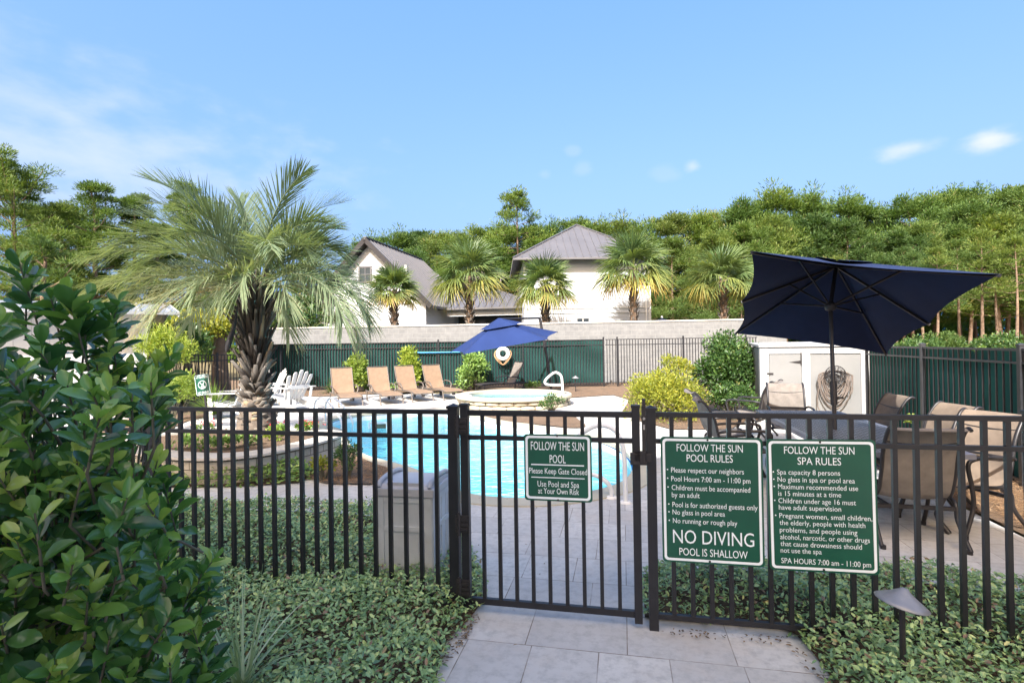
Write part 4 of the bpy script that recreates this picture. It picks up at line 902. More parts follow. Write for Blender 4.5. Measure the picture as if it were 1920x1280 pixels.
for (px, Y, rz, lb) in ((506, 15.6, 125, 'white adirondack chair behind the palm trunk, its broad back sunlit'), (437, 13.0, 100, 'white adirondack chair left of the palm trunk, mostly hidden by it')):
    p = at(px, 750, Y); place(copy_tree(a0), (p.x, Y, 0), R(rz), lb, 1.05)

# cantilever umbrella by the spa
cu_ = empty('cantilever_umbrella', (1.36, 18.75, 0), 0, 'faded blue cantilever umbrella on a leaning post behind the spa', 'umbrella')
base = Vector((1.36, 18.75, 0)); cor = [at(868, 664, 16.0), at(1028, 636, 16.2), at(1046, 622, 18.4), at(845, 659, 18.2)]; apx = at(935, 601, 17.2)
def canopy(cor, apex, sag, mids=(), nr=8, ns=10, vent=.10, vz=.05):
    """square canopy: ribs to the corners and side middles, edges drawn in between them"""
    edge = []
    k = len(cor)
    for i in range(k):
        a, b = cor[i], cor[(i + 1) % k]; seg = [a, (a + b) / 2, b] if i in mids else [a, b]
        c0 = sum(cor, Vector()) / k
        for j in range(len(seg) - 1):
            for q in range(ns):
                t = q / ns; p = seg[j].lerp(seg[j + 1], t); s = 4 * t * (1 - t); edge.append((p.lerp(c0, sag * s), s))
    rows = []
    for j in range(nr + 1):
        t = vent + (1 - vent) * j / nr; rows.append([apex.lerp(p, t) - Vector((0, 0, .10 * s * t * (1 - t))) for p, s in edge])
    return edge, rows
edge, rows = canopy(cor, apx, .10)
mb = MB(); mb.strip([[p - base for p in r] + [r[0] - base] for r in rows]); cn = mb.obj('canopy', M['navy2'], cu_)
mb = MB(); mb.strip([[apx.lerp(p, t) - base + Vector((0, 0, .09)) for p, s in edge + edge[:1]] for t in (.01, .12, .25, .38)]); mb.obj('vent_cap', M['navy2'], cn)
for c in cor: MB().tube([apx - base - Vector((0, 0, .03)), c - base - Vector((0, 0, .015))], .014, 6).obj('rib', M['dark_metal'], cu_)
pt = at(1012, 596, 18.85) - base
MB().tube([(0, 0, 0), pt * .5 + Vector((.03, 0, 0)), pt], .05, 10).obj('post', M['dark_metal'], cu_); MB().tube([pt, apx - base + Vector((0, 0, .05))], .035, 8).obj('arm', M['dark_metal'], cu_)
MB().box(-.45, .45, -.45, .45, 0, .06, .01).obj('base', M['dark_metal'], cu_)

# dining set and tilted umbrella
TC = Vector((3.56, 5.86, 0)); TR = F_ROT; TLn, TWd, TH = 2.85, 1.04, .725
tab = empty('patio_table', TC, TR, 'long dark woven-top patio table under the tilted umbrella', 'table')
m, nt, b = nodes('woven_metal_top'); b.inputs['Roughness'].default_value = .4; b.inputs['Metallic'].default_value = .2
ck = nt.nodes.new('ShaderNodeTexBrick'); ck.inputs['Scale'].default_value = 1; ck.inputs['Brick Width'].default_value = .085; ck.inputs['Row Height'].default_value = .034; ck.inputs['Mortar Size'].default_value = .012; ck.inputs['Mortar Smooth'].default_value = .4
ck.inputs['Color1'].default_value = (.38, .40, .47, 1); ck.inputs['Color2'].default_value = (.24, .255, .31, 1); ck.inputs['Mortar'].default_value = (.015, .015, .022, 1); nt.links.new(wpos(nt, R(90), obj=True), ck.inputs['Vector']); nt.links.new(ck.outputs['Color'], b.inputs['Base Color'])
iv = nt.nodes.new('ShaderNodeMath'); iv.operation = 'MULTIPLY'; iv.inputs[1].default_value = -1; nt.links.new(ck.outputs['Fac'], iv.inputs[0]); bump(nt, b, iv.outputs[0], .8, .01); M['weave'] = m
MB().box(-TWd / 2 + .03, TWd / 2 - .03, -TLn / 2 + .03, TLn / 2 - .03, TH - .02, TH - .004, .002).obj('top', M['weave'], tab)
mb = MB(); x, y = TWd / 2, TLn / 2
for a in ((-x, x, -y, -y + .05), (-x, x, y - .05, y), (-x, -x + .05, -y + .05, y - .05), (x - .05, x, -y + .05, y - .05)): mb.box(*a, TH - .045, TH, .006)
mb.obj('rim', basic('table_rim_metal', (.2, .21, .26), .35, .3, .1, 6), tab)
for sx in (-1, 1):
    for sy in (-1, 1): MB().tube(crom([(sx * .40, sy * 1.15, TH - .04), (sx * .42, sy * 1.2, .4), (sx * .36, sy * 1.16, .15), (sx * .42, sy * 1.22, 0)], 4, False), .024, 8).obj('leg', M['dark_metal'], tab)
mb = MB(); mb.tube([(0, -1.16, .2), (0, 1.16, .2)], .018, 8); mb.tube([(-.37, -1.16, .2), (.37, -1.16, .2)], .018, 8); mb.tube([(-.37, 1.16, .2), (.37, 1.16, .2)], .018, 8); mb.obj('stretcher', M['dark_metal'], tab)

UA, UB, UC, UD = at(1409, 471, 4.93), at(1876, 514, 4.35), at(1662, 664, 7.09), at(1378, 625, 7.67)
uc = (UA + UB + UC + UD) / 4; un = (UB - UA).cross(UD - UA).normalized(); uap = uc + un * .62
pbase = on(1568, 806, TH); pbase.z = 0
um = empty('patio_umbrella', pbase, 0, 'large navy umbrella tilted over the patio table', 'umbrella')
edge, rows = canopy([UA, UB, UC, UD], uap, .075, (1, 3), 10, 12, .1)
mb = MB(); mb.strip([[p - pbase for p in r] + [r[0] - pbase] for r in rows])
cn = mb.obj('canopy', M['navy'], um)
mb = MB(); mb.strip([[uap.lerp(p, t) - pbase + un * (.012 + .03 * t) for p, s in edge + edge[:1]] for t in (.01, .1, .2, .29)]); mb.obj('vent_cap', M['navy'], cn)
hubt = at(1557, 574, (pbase.y + uc.y) / 2); hubv = hubt - pbase
joint = uap - un * .10 - pbase
ends = [UA, UB, UC, UD, (UB + UC) / 2, (UD + UA) / 2]
for e in ends:
    rb_ = MB().bar(joint + un * .03, e - pbase - un * .012, .018, .026, un).obj('rib', M['dark_metal'], um)
    midp = (uap - pbase).lerp(e - pbase, .50) - un * .03
    MB().bar(hubv, midp, .014, .018, un).obj('strut', M['dark_metal'], rb_)
MB().lathe([(.02, -.05), (.05, -.04), (.06, 0), (.05, .03), (.025, .05)], 14).obj('hub', M['dark_metal'], um, hubv)
mb = MB(); mb.tube([(0, 0, .08), hubv * .5, hubv, hubv + (joint - hubv) * 1.0], .021, 10); mb.obj('pole', M['dark_metal'], um)
d = hubv.normalized(); s = d * 1.0; mb = MB(); mb.tube([d * .98, d * 1.24], .034, 10); mb.tube([d * 1.06 , d * 1.06 + Vector((.09, -.02, .0))], .012, 8); mb.obj('crank', M['dark_metal'], um)
MB().lathe([(.0, 0), (.28, 0), (.28, .05), (.05, .09), (.04, .25), (.0, .25)], 24).obj('base', M['dark_metal'], um)

def sling_chair(sling_mat, label):
    r = empty('patio_chair', (0, 0, 0), 0, label, 'chair', 'sling chairs round the patio table')
    w = .25
    def cloth(path):
        rows = [[(x, y, z) for x, y, z in [(x, y - (.035 if z > .5 else 0) * (1 - (x / w) ** 2), z - (.03 if z <= .5 else 0) * (1 - (x / w) ** 2)) for x in (-w, -w * .6, 0, w * .6, w)]] for y, z in path]
        mb = MB(); mb.strip(rows); mb.strip([[(x, y - .006, z - .006) for x, y, z in rr][::-1] for rr in rows]); return mb
    sp_ = [(.27, .38), (.24, .415), (.1, .405), (-.1, .385), (-.2, .39)]; bp_ = [(-.2, .39), (-.25, .45), (-.30, .60), (-.34, .78), (-.42, .93), (-.48, .985), (-.52, .975)]
    S_ = [(p.x, p.y) for p in crom([(a, b, 0) for a, b in sp_], 4, False)]; B_ = [(p.x, p.y) for p in crom([(a, b, 0) for a, b in bp_], 4, False)]
    cloth(S_).obj('seat', sling_mat, r); cloth(B_).obj('backrest', sling_mat, r)
    for s in (-1, 1):
        x = s * (w + .01)
        MB().tube([(x, a, b) for a, b in S_ + B_[1:]], .016, 8).obj('side_frame', M['dark_metal'], r)
        x = s * (w + .045)
        MB().tube(crom([(x - s * .03, -.30, .62), (x, -.2, .645), (x, .05, .655), (x, .2, .65), (x, .26, .60), (x, .22, .42), (x, .21, .25), (x, .30, .02)], 5, False), .017, 8).obj('armrest', M['dark_metal'], r)
        MB().tube(crom([(x, -.12, .37), (x, -.22, .33), (x, -.25, .2), (x + s * .01, -.40, .02)], 5, False), .017, 8).obj('leg', M['dark_metal'], r)
        for y in (.30, -.40): MB().tube([(x, y, 0), (x, y, .03)], .022, 8).obj('foot', M['dark_metal'], r)
    D_ = M['dark_metal']
    MB().bar((-w - .03, -.23, .30), (w + .03, -.23, .30), .03, .03).obj('seat_bar', D_, r); MB().tube([(-w, .24, .395), (w, .24, .395)], .014, 8).obj('front_bar', D_, r)
    MB().tube(crom([(-w, -.385, .86), (-w * .4, -.40, .845), (w * .4, -.40, .845), (w, -.385, .86)], 4, False), .008, 6).obj('back_wire', D_, r); MB().tube([(-w - .04, -.30, .62), (w + .04, -.30, .62)], .012, 8).obj('back_bar', D_, r)
    return r
tdir = axis.normalized()
c0 = sling_chair(M['grey_sling'], 'taupe sling chair with its back to the near fence at the table end')
def seatpos(px, Y): p = at(px, 800, Y); return Vector((p.x, Y, 0))
place(c0, (3.33, 4.60, 0), F_ROT - R(2))
specs = ((3.98, 4.82, F_ROT + R(116), 'tan', 'tan lit sling chair nearest the camera on the far right of the table'),
         (4.12, 5.55, F_ROT + R(98), 'tan', 'tan lit sling chair in the middle of the three on the table right side'),
         (4.24, 6.60, F_ROT + R(92), 'tan', 'tan lit sling chair at the right rear of the table near the shed'),
         (4.22, 8.15, F_ROT + R(172), 'grey', 'dark sling chair at the far head of the table facing the camera'),
         (2.98, 7.45, F_ROT + R(-86), 'grey', 'dark sling chair seen from the side beside the vine, left of the table'),
         (2.72, 6.35, F_ROT + R(-92), 'grey', 'dark sling chair seen from the side, left of the table and nearest the yellow bush'),
         (4.15, 9.45, F_ROT + R(60), 'grey', 'dark sling chair turned left by the shed corner, apart from the table'))
ct = None
for x, y, rz, mt, lb in specs:
    if mt == 'tan' and ct is None: o = ct = sling_chair(basic('brown_tan_woven_sling', (.215, .168, .128), .8, 0, .15, 9, .2, 500, spec=.2), lb)
    else: o = copy_tree(ct if mt == 'tan' else c0)
    place(o, (x, y, 0), rz, lb)

# ================================================================ PLANTS
def rng_(s): return np.random.default_rng(s)
def unit(a): return a / np.maximum(np.linalg.norm(a, axis=-1, keepdims=True), 1e-9)
def rdir(g, n): return unit(g.normal(size=(n, 3)))
def side_of(D, N): S = np.cross(D, N); bad = np.linalg.norm(S, axis=1) < 1e-3; S[bad] = (1, 0, 0); return unit(S)
def diamonds(P, D, S, L, Wd):
    n = len(P); L = np.broadcast_to(L, n)[:, None]; Wd = np.broadcast_to(Wd, n)[:, None]
    V = np.stack([P, P + D * L * .45 + S * Wd / 2, P + D * L, P + D * L * .45 - S * Wd / 2], 1).reshape(-1, 3)
    return V, np.arange(4 * n).reshape(n, 4)
def leaf6(P, D, N, L, Wd, fold=.25, droop=.12):
    n = len(P); S = side_of(D, N); N = np.cross(S, D); L = np.broadcast_to(L, n)[:, None]; Wd = np.broadcast_to(Wd, n)[:, None] / 2
    def pt(t, s): return P + D * L * t + S * Wd * s + N * (Wd * abs(s) * fold - L * droop * t * t)
    V = np.stack([pt(0, 0), pt(.30, .85), pt(.68, .8), pt(1, 0), pt(.68, -.8), pt(.30, -.85)], 1).reshape(-1, 3)
    b = np.arange(n)[:, None] * 6
    return V, np.concatenate([b + [0, 1, 2, 3], b + [0, 3, 4, 5]])
def bigleaf(P, D, N, L, Wd, fold, curl):
    n = len(P); S = side_of(D, N); N = np.cross(S, D); L = np.broadcast_to(L, n)[:, None]; Wd = np.broadcast_to(Wd, n)[:, None] / 2; fold = fold[:, None]; curl = curl[:, None]
    ts = (0, .12, .32, .55, .76, .92, 1); ws = (.10, .30, .72, 1.0, .92, .52, .06); cols = []
    for t, w in zip(ts, ws):
        for s in (-1, -.5, 0, .5, 1): cols.append(P + D * L * t + S * Wd * w * s * (1 - .06 * abs(s)) + N * (Wd * w * (abs(s) ** 1.4) * fold - L * curl * t * t))
    V = np.stack(cols, 1).reshape(-1, 3); m = len(ts); q = []
    for i in range(m - 1):
        for k in range(4): q.append((i * 5 + k, i * 5 + k + 1, (i + 1) * 5 + k + 1, (i + 1) * 5 + k))
    b = (np.arange(n) * 5 * m)[:, None, None]; return V, (b + np.array(q)[None]).reshape(-1, 4)
def cat_(parts):
    V, F, A, o = [], [], [], 0
    for v, f, a in parts: V.append(v); F.append(f + o); A.append(a); o += len(v)
    return np.concatenate(V), np.concatenate(F), np.concatenate(A)

# ---- jasmine ground cover
def cover(name, label, poly, dens, h0, mat, seed, L=(.023, .042), edge=.2, spill=.04, cut=()):
    g = rng_(seed); xs = [p[0] for p in poly]; ys = [p[1] for p in poly]; x0, x1, y0, y1 = min(xs) - spill, max(xs) + spill, min(ys) - spill, max(ys) + spill
    n = int((x1 - x0) * (y1 - y0) * dens); X = g.uniform(x0, x1, n); Y = g.uniform(y0, y1, n)
    d = edge_dist(poly, X, Y); ins = inside(poly, X, Y); ok = ins | (d < spill * g.random(n)); d = np.where(ins, d, 0)
    for cx, cy, r in cut: ok &= ~((np.abs(X - cx) < r) & (np.abs(Y - cy) < r))
    X, Y, d = X[ok], Y[ok], d[ok]; n = len(X)
    lump = .5 + .28 * np.sin(X * 5.1 + 1.3 * np.sin(Y * 4.2)) + .28 * np.sin(Y * 6.3 + 1.7 * np.sin(X * 3.7)) + .12 * np.sin(X * 17 + 2 * np.sin(Y * 13))
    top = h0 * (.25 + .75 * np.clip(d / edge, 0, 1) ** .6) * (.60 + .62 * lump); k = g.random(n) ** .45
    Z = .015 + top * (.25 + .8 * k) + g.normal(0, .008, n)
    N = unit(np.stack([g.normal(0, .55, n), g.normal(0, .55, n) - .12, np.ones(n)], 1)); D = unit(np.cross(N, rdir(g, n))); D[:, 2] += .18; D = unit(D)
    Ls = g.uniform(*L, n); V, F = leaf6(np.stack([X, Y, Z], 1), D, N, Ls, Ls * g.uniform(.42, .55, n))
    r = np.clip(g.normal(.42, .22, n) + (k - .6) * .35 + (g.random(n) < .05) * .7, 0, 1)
    o = link(name, npmesh(name, V, F, M[mat], np.repeat(r, 6))); tag(o, label, 'ground cover', None, 'stuff'); return o
binp = (bc.x, 3.86, .19)
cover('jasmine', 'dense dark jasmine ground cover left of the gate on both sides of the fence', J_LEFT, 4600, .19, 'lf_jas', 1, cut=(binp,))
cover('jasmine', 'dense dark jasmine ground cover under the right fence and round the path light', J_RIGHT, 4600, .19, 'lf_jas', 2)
cover('jasmine', 'bright low jasmine strip at the foot of the palm planter', J_STRIP, 1500, .17, 'lf_jas2', 3, (.05, .075), .12)
# loose pine straw and fallen leaves
def straw(name, label, poly, n, seed, L=(.08, .18), z=.02, w=.003):
    g = rng_(seed); xs = [p[0] for p in poly]; ys = [p[1] for p in poly]; X = g.uniform(min(xs), max(xs), n * 3); Y = g.uniform(min(ys), max(ys), n * 3)
    ok = inside(poly, X, Y); X, Y = X[ok][:n], Y[ok][:n]; n = len(X); a = g.uniform(0, 6.28, n)
    D = unit(np.stack([np.cos(a), np.sin(a), g.normal(0, .12, n)], 1)); N = np.tile((0, 0, 1.), (n, 1)); V, F = diamonds(np.stack([X, Y, z + g.random(n) * .03], 1), D, side_of(D, N), g.uniform(*L, n), w)
    tag(link(name, npmesh(name, V, F, M['straw_lf'], np.repeat(g.random(n), 4))), label, 'straw', None, 'stuff')
near_r = [(4.1, 4.0), (6.2, 4.0), (6.6, 8.5), (5.0, 8.5)]; near_r = ccw([(e1.x + .05, e1.y - .6), (6.0, e1.y - .6), (6.6, 8.6), (e0.x + ed.x * 3.4 + .05, e0.y + ed.y * 3.4)])
straw('pine_straw', 'loose brown pine straw between the deck edge and the right fence', near_r, 16000, 5, w=.005)
straw('pine_straw', 'brown pine straw in the small bed at the pool edge below the planter', B_POOLSIDE, 5000, 6, (.06, .13), .024, .005)
g = rng_(77); n = 90; fx = np.concatenate([g.uniform(-.75, .1, 45), g.uniform(.9, 1.4, 45)]); fy = g.uniform(1.9, 2.9, n)
lit = [on2(*p) for p in ((884, 1150), (830, 1215), (770, 1262), (800, 1275), (860, 1222), (902, 1160))]; X, Y = [], []
litR = [on2(*p) for p in ((1225, 1178), (1480, 1200), (1560, 1280), (1530, 1280), (1470, 1212), (1225, 1192))]
for poly, cnt in ((lit, 240), (litR, 90)):
    xs = [p[0] for p in poly]; ys = [p[1] for p in poly]; a = g.uniform(min(xs), max(xs), cnt * 8); b_ = g.uniform(min(ys), max(ys), cnt * 8); ok = inside(poly, a, b_); X += list(a[ok][:cnt]); Y += list(b_[ok][:cnt])
X += list(g.uniform(-.5, 1.3, 26)); Y += list(g.uniform(2.1, 6.0, 26)); X, Y = np.array(X), np.array(Y); n = len(X); a = g.uniform(0, 6.28, n); D = np.stack([np.cos(a), np.sin(a), np.zeros(n)], 1); N = unit(np.stack([g.normal(0, .3, n), g.normal(0, .3, n), np.ones(n)], 1))
V, F = leaf6(np.stack([X, Y, np.full(n, .016)], 1), D, N, g.uniform(.012, .032, n), .010); tag(link('leaf_litter', npmesh('leaf_litter', V, F, M['dead_lf'], np.repeat(g.random(n), 6))), 'dry fallen leaves along the edges of the gate walk', 'leaf litter', None, 'stuff')

# ---- broad-leaved shrub in the foreground
g = rng_(11); shrub = empty('broadleaf_shrub', (-1.55, 1.9, 0), 0, 'large glossy broad-leaved shrub filling the left foreground', 'shrub')
SO = np.array((-1.55, 1.9, 0.))
fill = [(-260, 690), (40, 655), (150, 668), (240, 690), (292, 722), (200, 752), (200, 815), (240, 880), (275, 935), (280, 1000), (345, 1070), (335, 1140), (318, 1200), (360, 1290), (-260, 1330)]
tips = []
for (px, py, Y) in ((58, 492, 1.75), (72, 515, 1.8), (148, 545, 1.7), (165, 575, 1.72), (118, 560, 1.75), (190, 560, 1.78), (268, 570, 1.85), (255, 600, 1.85), (215, 610, 1.9), (372, 668, 1.95), (345, 675, 1.95), (318, 690, 1.98), (290, 690, 1.9), (262, 705, 1.9),
                    (225, 660, 1.8), (330, 715, 1.9), (330, 860, 1.8), (340, 905, 1.8), (345, 950, 1.85), (335, 1010, 1.85), (425, 1045, 1.9), (400, 1075, 1.85), (380, 1100, 1.8), (415, 1100, 1.9), (385, 1180, 1.8), (410, 1225, 1.85), (405, 1260, 1.8), (20, 600, 1.5), (100, 640, 1.5), (60, 690, 1.4)):
    tips.append((np.array(at(px - (48 if 250 < px < 380 and py < 740 else 34 if px > 320 and 840 < py < 1020 else 22), py, Y)), 0))
while len(tips) < 600:
    px, py = g.uniform(-260, 370), g.uniform(590, 1330)
    if not inside(fill, np.array([px]), np.array([py]))[0]: continue
    Y = g.uniform(1.15, 2.25)
    if 738 < py < 850 and 30 < px < 260 and g.random() < .72: continue
    tips.append((np.array(at(px, py, Y)), 1))
parts = []; tw = MB()
for tp, inner in tips:
    base = np.array((-1.6 + g.normal(0, .16), 2.0 + g.normal(0, .15), max(.25, tp[2] * .62 - .1)))
    d = tp - base; d[2] += .12; d = unit(d); bd = unit(.55 * d + np.array((0, -.12, .62)) + g.normal(0, .2, 3)); ln = g.uniform(.20, .29) if not inner else g.uniform(.12, .2); st = tp - bd * ln
    tw.tube([base * .35 + st * .65 - SO, st - SO + 0, st + bd * ln * .5 - SO, tp - SO], [.004, .0035, .003, .002], 5, False)
    k = 15 if not inner else 11; s = np.linspace(.05, 1, k) ** .8; az = np.arange(k) * 2.4 + g.uniform(0, 6.3)
    A = unit(np.cross(bd, np.array((.3, .2, .9)))); B = np.cross(bd, A); opn = np.radians(np.interp(s, [0, 1], [72, 28]))[:, None]
    rad = A * np.cos(az)[:, None] + B * np.sin(az)[:, None]; D = unit(bd * np.cos(opn) + rad * np.sin(opn) + g.normal(0, .12, (k, 3))); N = unit(bd - rad * .55 + g.normal(0, .25, (k, 3)))
    Ls = (g.uniform(.05, .085, k) if inner else g.uniform(.078, .112, k)) * np.interp(s, [0, .7, 1], [1, 1, .62]); P = st + bd * (ln * s)[:, None]
    V, F = bigleaf(P, D, N, Ls, Ls * g.uniform(.42, .58, k), g.uniform(.1, .85, k), g.uniform(-.12, .42, k))
    young = np.clip(.24 + g.normal(0, .2, k) + (s > .7) * g.uniform(0, .5) + (g.random() < .25) * .5, 0, 1)
    parts.append((V - SO, F, np.repeat(young, 35)))
V, F, A = cat_(parts); link('foliage', npmesh('foliage', V, F, M['lf_shrub'], A, True), shrub)
for k in range(9): a = k * .7; tw.tube([(.04 * math.cos(a), .04 * math.sin(a), 0), (.12 * math.cos(a), .1 * math.sin(a), .5), (.3 * math.cos(a), .2 * math.sin(a), .95 + .03 * k)], [.02, .014, .006], 6)
tw.obj('stem', M['twig'], shrub)

# ---- blade tufts
def tuft(name, label, cat, loc, n, L, w, mat, seed, spread=60, droop=.5, parent=None):
    g = rng_(seed); root = parent or empty(name, loc, 0, label, cat); parts = []
    az = g.uniform(0, 6.28, n); el = np.radians(90 - g.uniform(2, spread, n)); Ls = g.uniform(.55, 1, n) * L
    rows = []
    for t in np.linspace(0, 1, 6): rows.append((np.stack([np.cos(az) * np.cos(el) * Ls * t, np.sin(az) * np.cos(el) * Ls * t, np.sin(el) * Ls * t - droop * Ls * t * t * np.cos(el)], 1), w * (1 - t ** 2) + .001))
    S = np.stack([-np.sin(az), np.cos(az), np.zeros(n)], 1)
    pts = np.stack([x for p, ww in rows for x in (p - S * ww / 2, p + S * ww / 2)], 1); pts[:, :, :2] += g.normal(0, .03 * L, (n, 1, 2))
    b = (np.arange(n) * 12)[:, None, None]; q = np.array([(2 * i, 2 * i + 1, 2 * i + 3, 2 * i + 2) for i in range(5)])[None]
    link('blades', npmesh('blades', pts.reshape(-1, 3), (b + q).reshape(-1, 4), M[mat], np.repeat(g.random(n), 12)), root); return root
p = at(452, 1085, 2.5); tuft('ornamental_grass', 'pale striped grass tuft between the big shrub and the fence', 'grass tuft', (p.x, 2.5, .1), 44, .62, .011, 'lf_grass', 21, 62, .45)
def gp(px, py, z=0): q = on(px, py, z); return q
p = on(415, 762); tuft('dry_fern', 'dry tan fern clump left of the palm trunk', 'plant', (p.x - .2, 12.3, 0), 140, .75, .03, 'lf_fern', 22, 80, .6)
p = at(398, 745, 12.9); tuft('palmetto', 'bright green palmetto clump behind the no diving sign', 'plant', (p.x, 12.9, .1), 190, 1.05, .035, 'lf_lime', 23, 75, .25)
for i, (px, lb) in enumerate(((545, 'small grass tuft at the fence foot left of the trunk side chairs'), (622, 'small grass tuft at the fence foot beside the first lounger'))):
    p = at(px, 740, 19.3); tuft('grass_clump', lb, 'grass tuft', (p.x, 19.3, 0), 60, .75, .04, 'lf_vine' if i else 'lf_fern', 30 + i, 70, .4)

# ---- leafy bushes made of leaf clumps
def bush(name, label, cat, c, r, n, L, mat, seed, nclump=26, asp=.5, stem=True, up=.4, rough=.35, group=None, low=.35):
    g = rng_(seed); root = empty(name, (c[0], c[1], 0), 0, label, cat, group); r = np.array(r); dirs = rdir(g, nclump); dirs[:, 2] = np.abs(dirs[:, 2]) * (.75 + low) - low; cc = dirs * r * g.uniform(.45, .9, (nclump, 1)); cr = r.mean() * g.uniform(.26, .5, nclump)
    ci = g.integers(0, nclump, n); o = rdir(g, n) * (g.random((n, 1)) ** .4); P = cc[ci] + o * cr[ci][:, None] * np.array((1, 1, .85)); P[:, 2] = np.maximum(P[:, 2] + c[2], .03)
    D = unit(o + np.array((0, 0, up)) + g.normal(0, .5, (n, 3))); N = unit(rdir(g, n) + o * .5 + (0, 0, .8)); Ls = g.uniform(.6, 1.15, n) * L
    V, F = leaf6(P, D, N, Ls, Ls * asp); hue = g.random(nclump) * .3 - .15
    r_ = np.clip(g.normal(.45, .2, n) + hue[ci] + .1 * o[:, 2], 0, 1); link('foliage', npmesh('foliage', V, F, M[mat], np.repeat(r_, 6)), root)
    if stem:
        mb = MB()
        for k in range(min(nclump, 14)): q = Vector(cc[k]) + Vector((0, 0, c[2])); mb.tube([(q.x * .08, q.y * .08, 0), (q.x * .5, q.y * .5, max(.03, q.z * .5)), q], [.02, .012, .004], 5)
        mb.obj('stem', M['twig'], root)
    return root
def bush_px(name, label, cat, px, py, Y, rx, rz, n, L, mat, seed, **k):
    p = at(px, py, Y); return bush(name, label, cat, (p.x, Y, p.z), (rx, rx * .85, rz), n, L, mat, seed, **k)
bush_px('golden_shrub', 'wide yellow-green shrub behind the gate latch', 'shrub', 1243, 735, 11.6, .98, .66, 9500, .075, 'lf_yel', 41, nclump=52, asp=.34, low=.8)
bush_px('golden_shrub', 'thin upright yellow-green sprigs rising behind the wide golden shrub', 'shrub', 1268, 690, 12.3, .42, .5, 1200, .08, 'lf_yel', 42, nclump=14, asp=.3)
bush_px('vine_shrub', 'tall dark leafy shrub against the left end of the shed', 'shrub', 1362, 690, 12.2, .78, 1.0, 11000, .085, 'lf_vine', 43, nclump=60, low=.9)
bush_px('vine_shrub', 'low dark leafy vine trailing past the shed corner by the dark chairs', 'shrub', 1375, 745, 11.2, .5, .42, 3000, .075, 'lf_vine', 44, nclump=22)
for px, py, rx, rz, mt, sd, lb in ((668, 693, .38, .95, 'lf_lime', 45, 'slim bright shrub at the fence under the drooping palm fronds'), (767, 682, .40, .92, 'lf_lime', 46, 'bright green shrub at the fence behind the third lounger'), (888, 692, .56, .82, 'lf_jas2', 47, 'round bright shrub at the fence under the faded umbrella')):
    bush_px('fence_shrub', lb, 'shrub', px, py, 19.6, rx, rz, 2600, .13, mt, sd, nclump=34, low=.95)
for k, (px, mt) in enumerate(((640, 'lf_jas2'), (690, 'lf_jas2'), (742, 'lf_jas2'), (995, 'lf_jas2'), (815, 'lf_jas2'))):
    pp = at(px, 722, 20.0); bush('weed_clump', 'low weed clump at the foot of the green fence', 'plant', (pp.x, 20.0, .12), (.35, .2, .16), 160, .12, mt, 130 + k, nclump=6, stem=False, group='weeds along the green fence')
bush_px('feathery_shrub', 'lime feathery shrub in front of the cabana corner', 'shrub', 305, 655, 12.3, .62, .66, 4200, .10, 'lf_lime', 48, asp=.22, nclump=36)
bush_px('feathery_shrub', 'sprawling lime shrub low behind the fence at the left', 'shrub', 315, 730, 10.6, .62, .40, 4200, .085, 'lf_lime', 49, asp=.24, nclump=36)
bush_px('leafy_bush', 'dense yellow-green bush beyond the old fence left of the palm', 'shrub', 375, 610, 17.5, 1.1, .75, 4000, .14, 'lf_yel', 50, nclump=40)
bush_px('leafy_bush', 'dark bush between the palm trunk and the gabled house', 'shrub', 552, 592, 25.5, 1.5, 1.4, 3500, .22, 'lf_vine', 51, nclump=40)
bush_px('leafy_bush', 'dark hedge bush beside the cabana at the left', 'shrub', 345, 640, 15.8, .8, .8, 3000, .12, 'lf_vine', 151, nclump=30)
bush_px('spa_plant', 'thin sprawling plant in front of the spa rim', 'plant', 1034, 756, 13.1, .34, .30, 420, .075, 'lf_vine', 52, nclump=12, asp=.4, up=.8)
bush_px('pool_plant', 'small open shrub at the planter end beside the pool', 'plant', 652, 858, 6.75, .21, .26, 520, .05, 'lf_vine', 53, nclump=14, asp=.4, up=.7)
bush_px('pool_plant', 'low yellowish weeds at the planter wall foot', 'plant', 605, 872, 6.7, .22, .10, 420, .045, 'lf_yel', 54, nclump=10)
bush_px('fence_vine', 'little lime vine sprig on top of the right fence', 'plant', 1838, 656, 6.85, .07, .075, 120, .045, 'lf_lime', 55, nclump=6, stem=False)
bush_px('fence_vine', 'thin vine sprig behind the tan chairs on the right fence', 'plant', 1705, 790, 8.3, .10, .16, 90, .06, 'lf_lime', 56, nclump=6, stem=False)
for k, (px, py, rr, mt) in enumerate(((460, 832, .16, 'lf_jas2'), (510, 822, .14, 'lf_lime'), (568, 806, .13, 'lf_lime'), (345, 838, .2, 'lf_jas2'), (392, 842, .2, 'lf_jas2'), (430, 838, .16, 'lf_jas2'), (527, 812, .08, 'lf_jas2'))):
    q = on(px, py, PZ); bush('bedding_plant', 'small green bedding plant in the palm planter', 'plant', (q.x, q.y, PZ + .06), (rr, rr * .8, rr * .7), 220, .06, mt, 60 + k, nclump=8, stem=False, group='green plants in the palm planter')
for k, (px, py) in enumerate(((396, 806), (370, 808), (516, 808), (527, 810), (580, 803), (588, 806))):
    q = on(px, py, PZ); fl = bush('begonia', 'small red flowering plant in the palm planter', 'plant', (q.x, q.y, PZ + .05), (.11, .09, .07), 90, .045, 'lf_jas2', 70 + k, nclump=6, stem=False, group='red flowers in the palm planter')
    gg = rng_(80 + k); P = gg.normal(0, 1, (24, 3)) * (.07, .06, .025) + (0, 0, PZ + .12); V, F = leaf6(P, rdir(gg, 24), unit(rdir(gg, 24) + (0, 0, 1)), .03, .026); link('blossom', npmesh('blossom', V, F, M['lf_flower'], np.repeat(gg.random(24), 6)), fl)

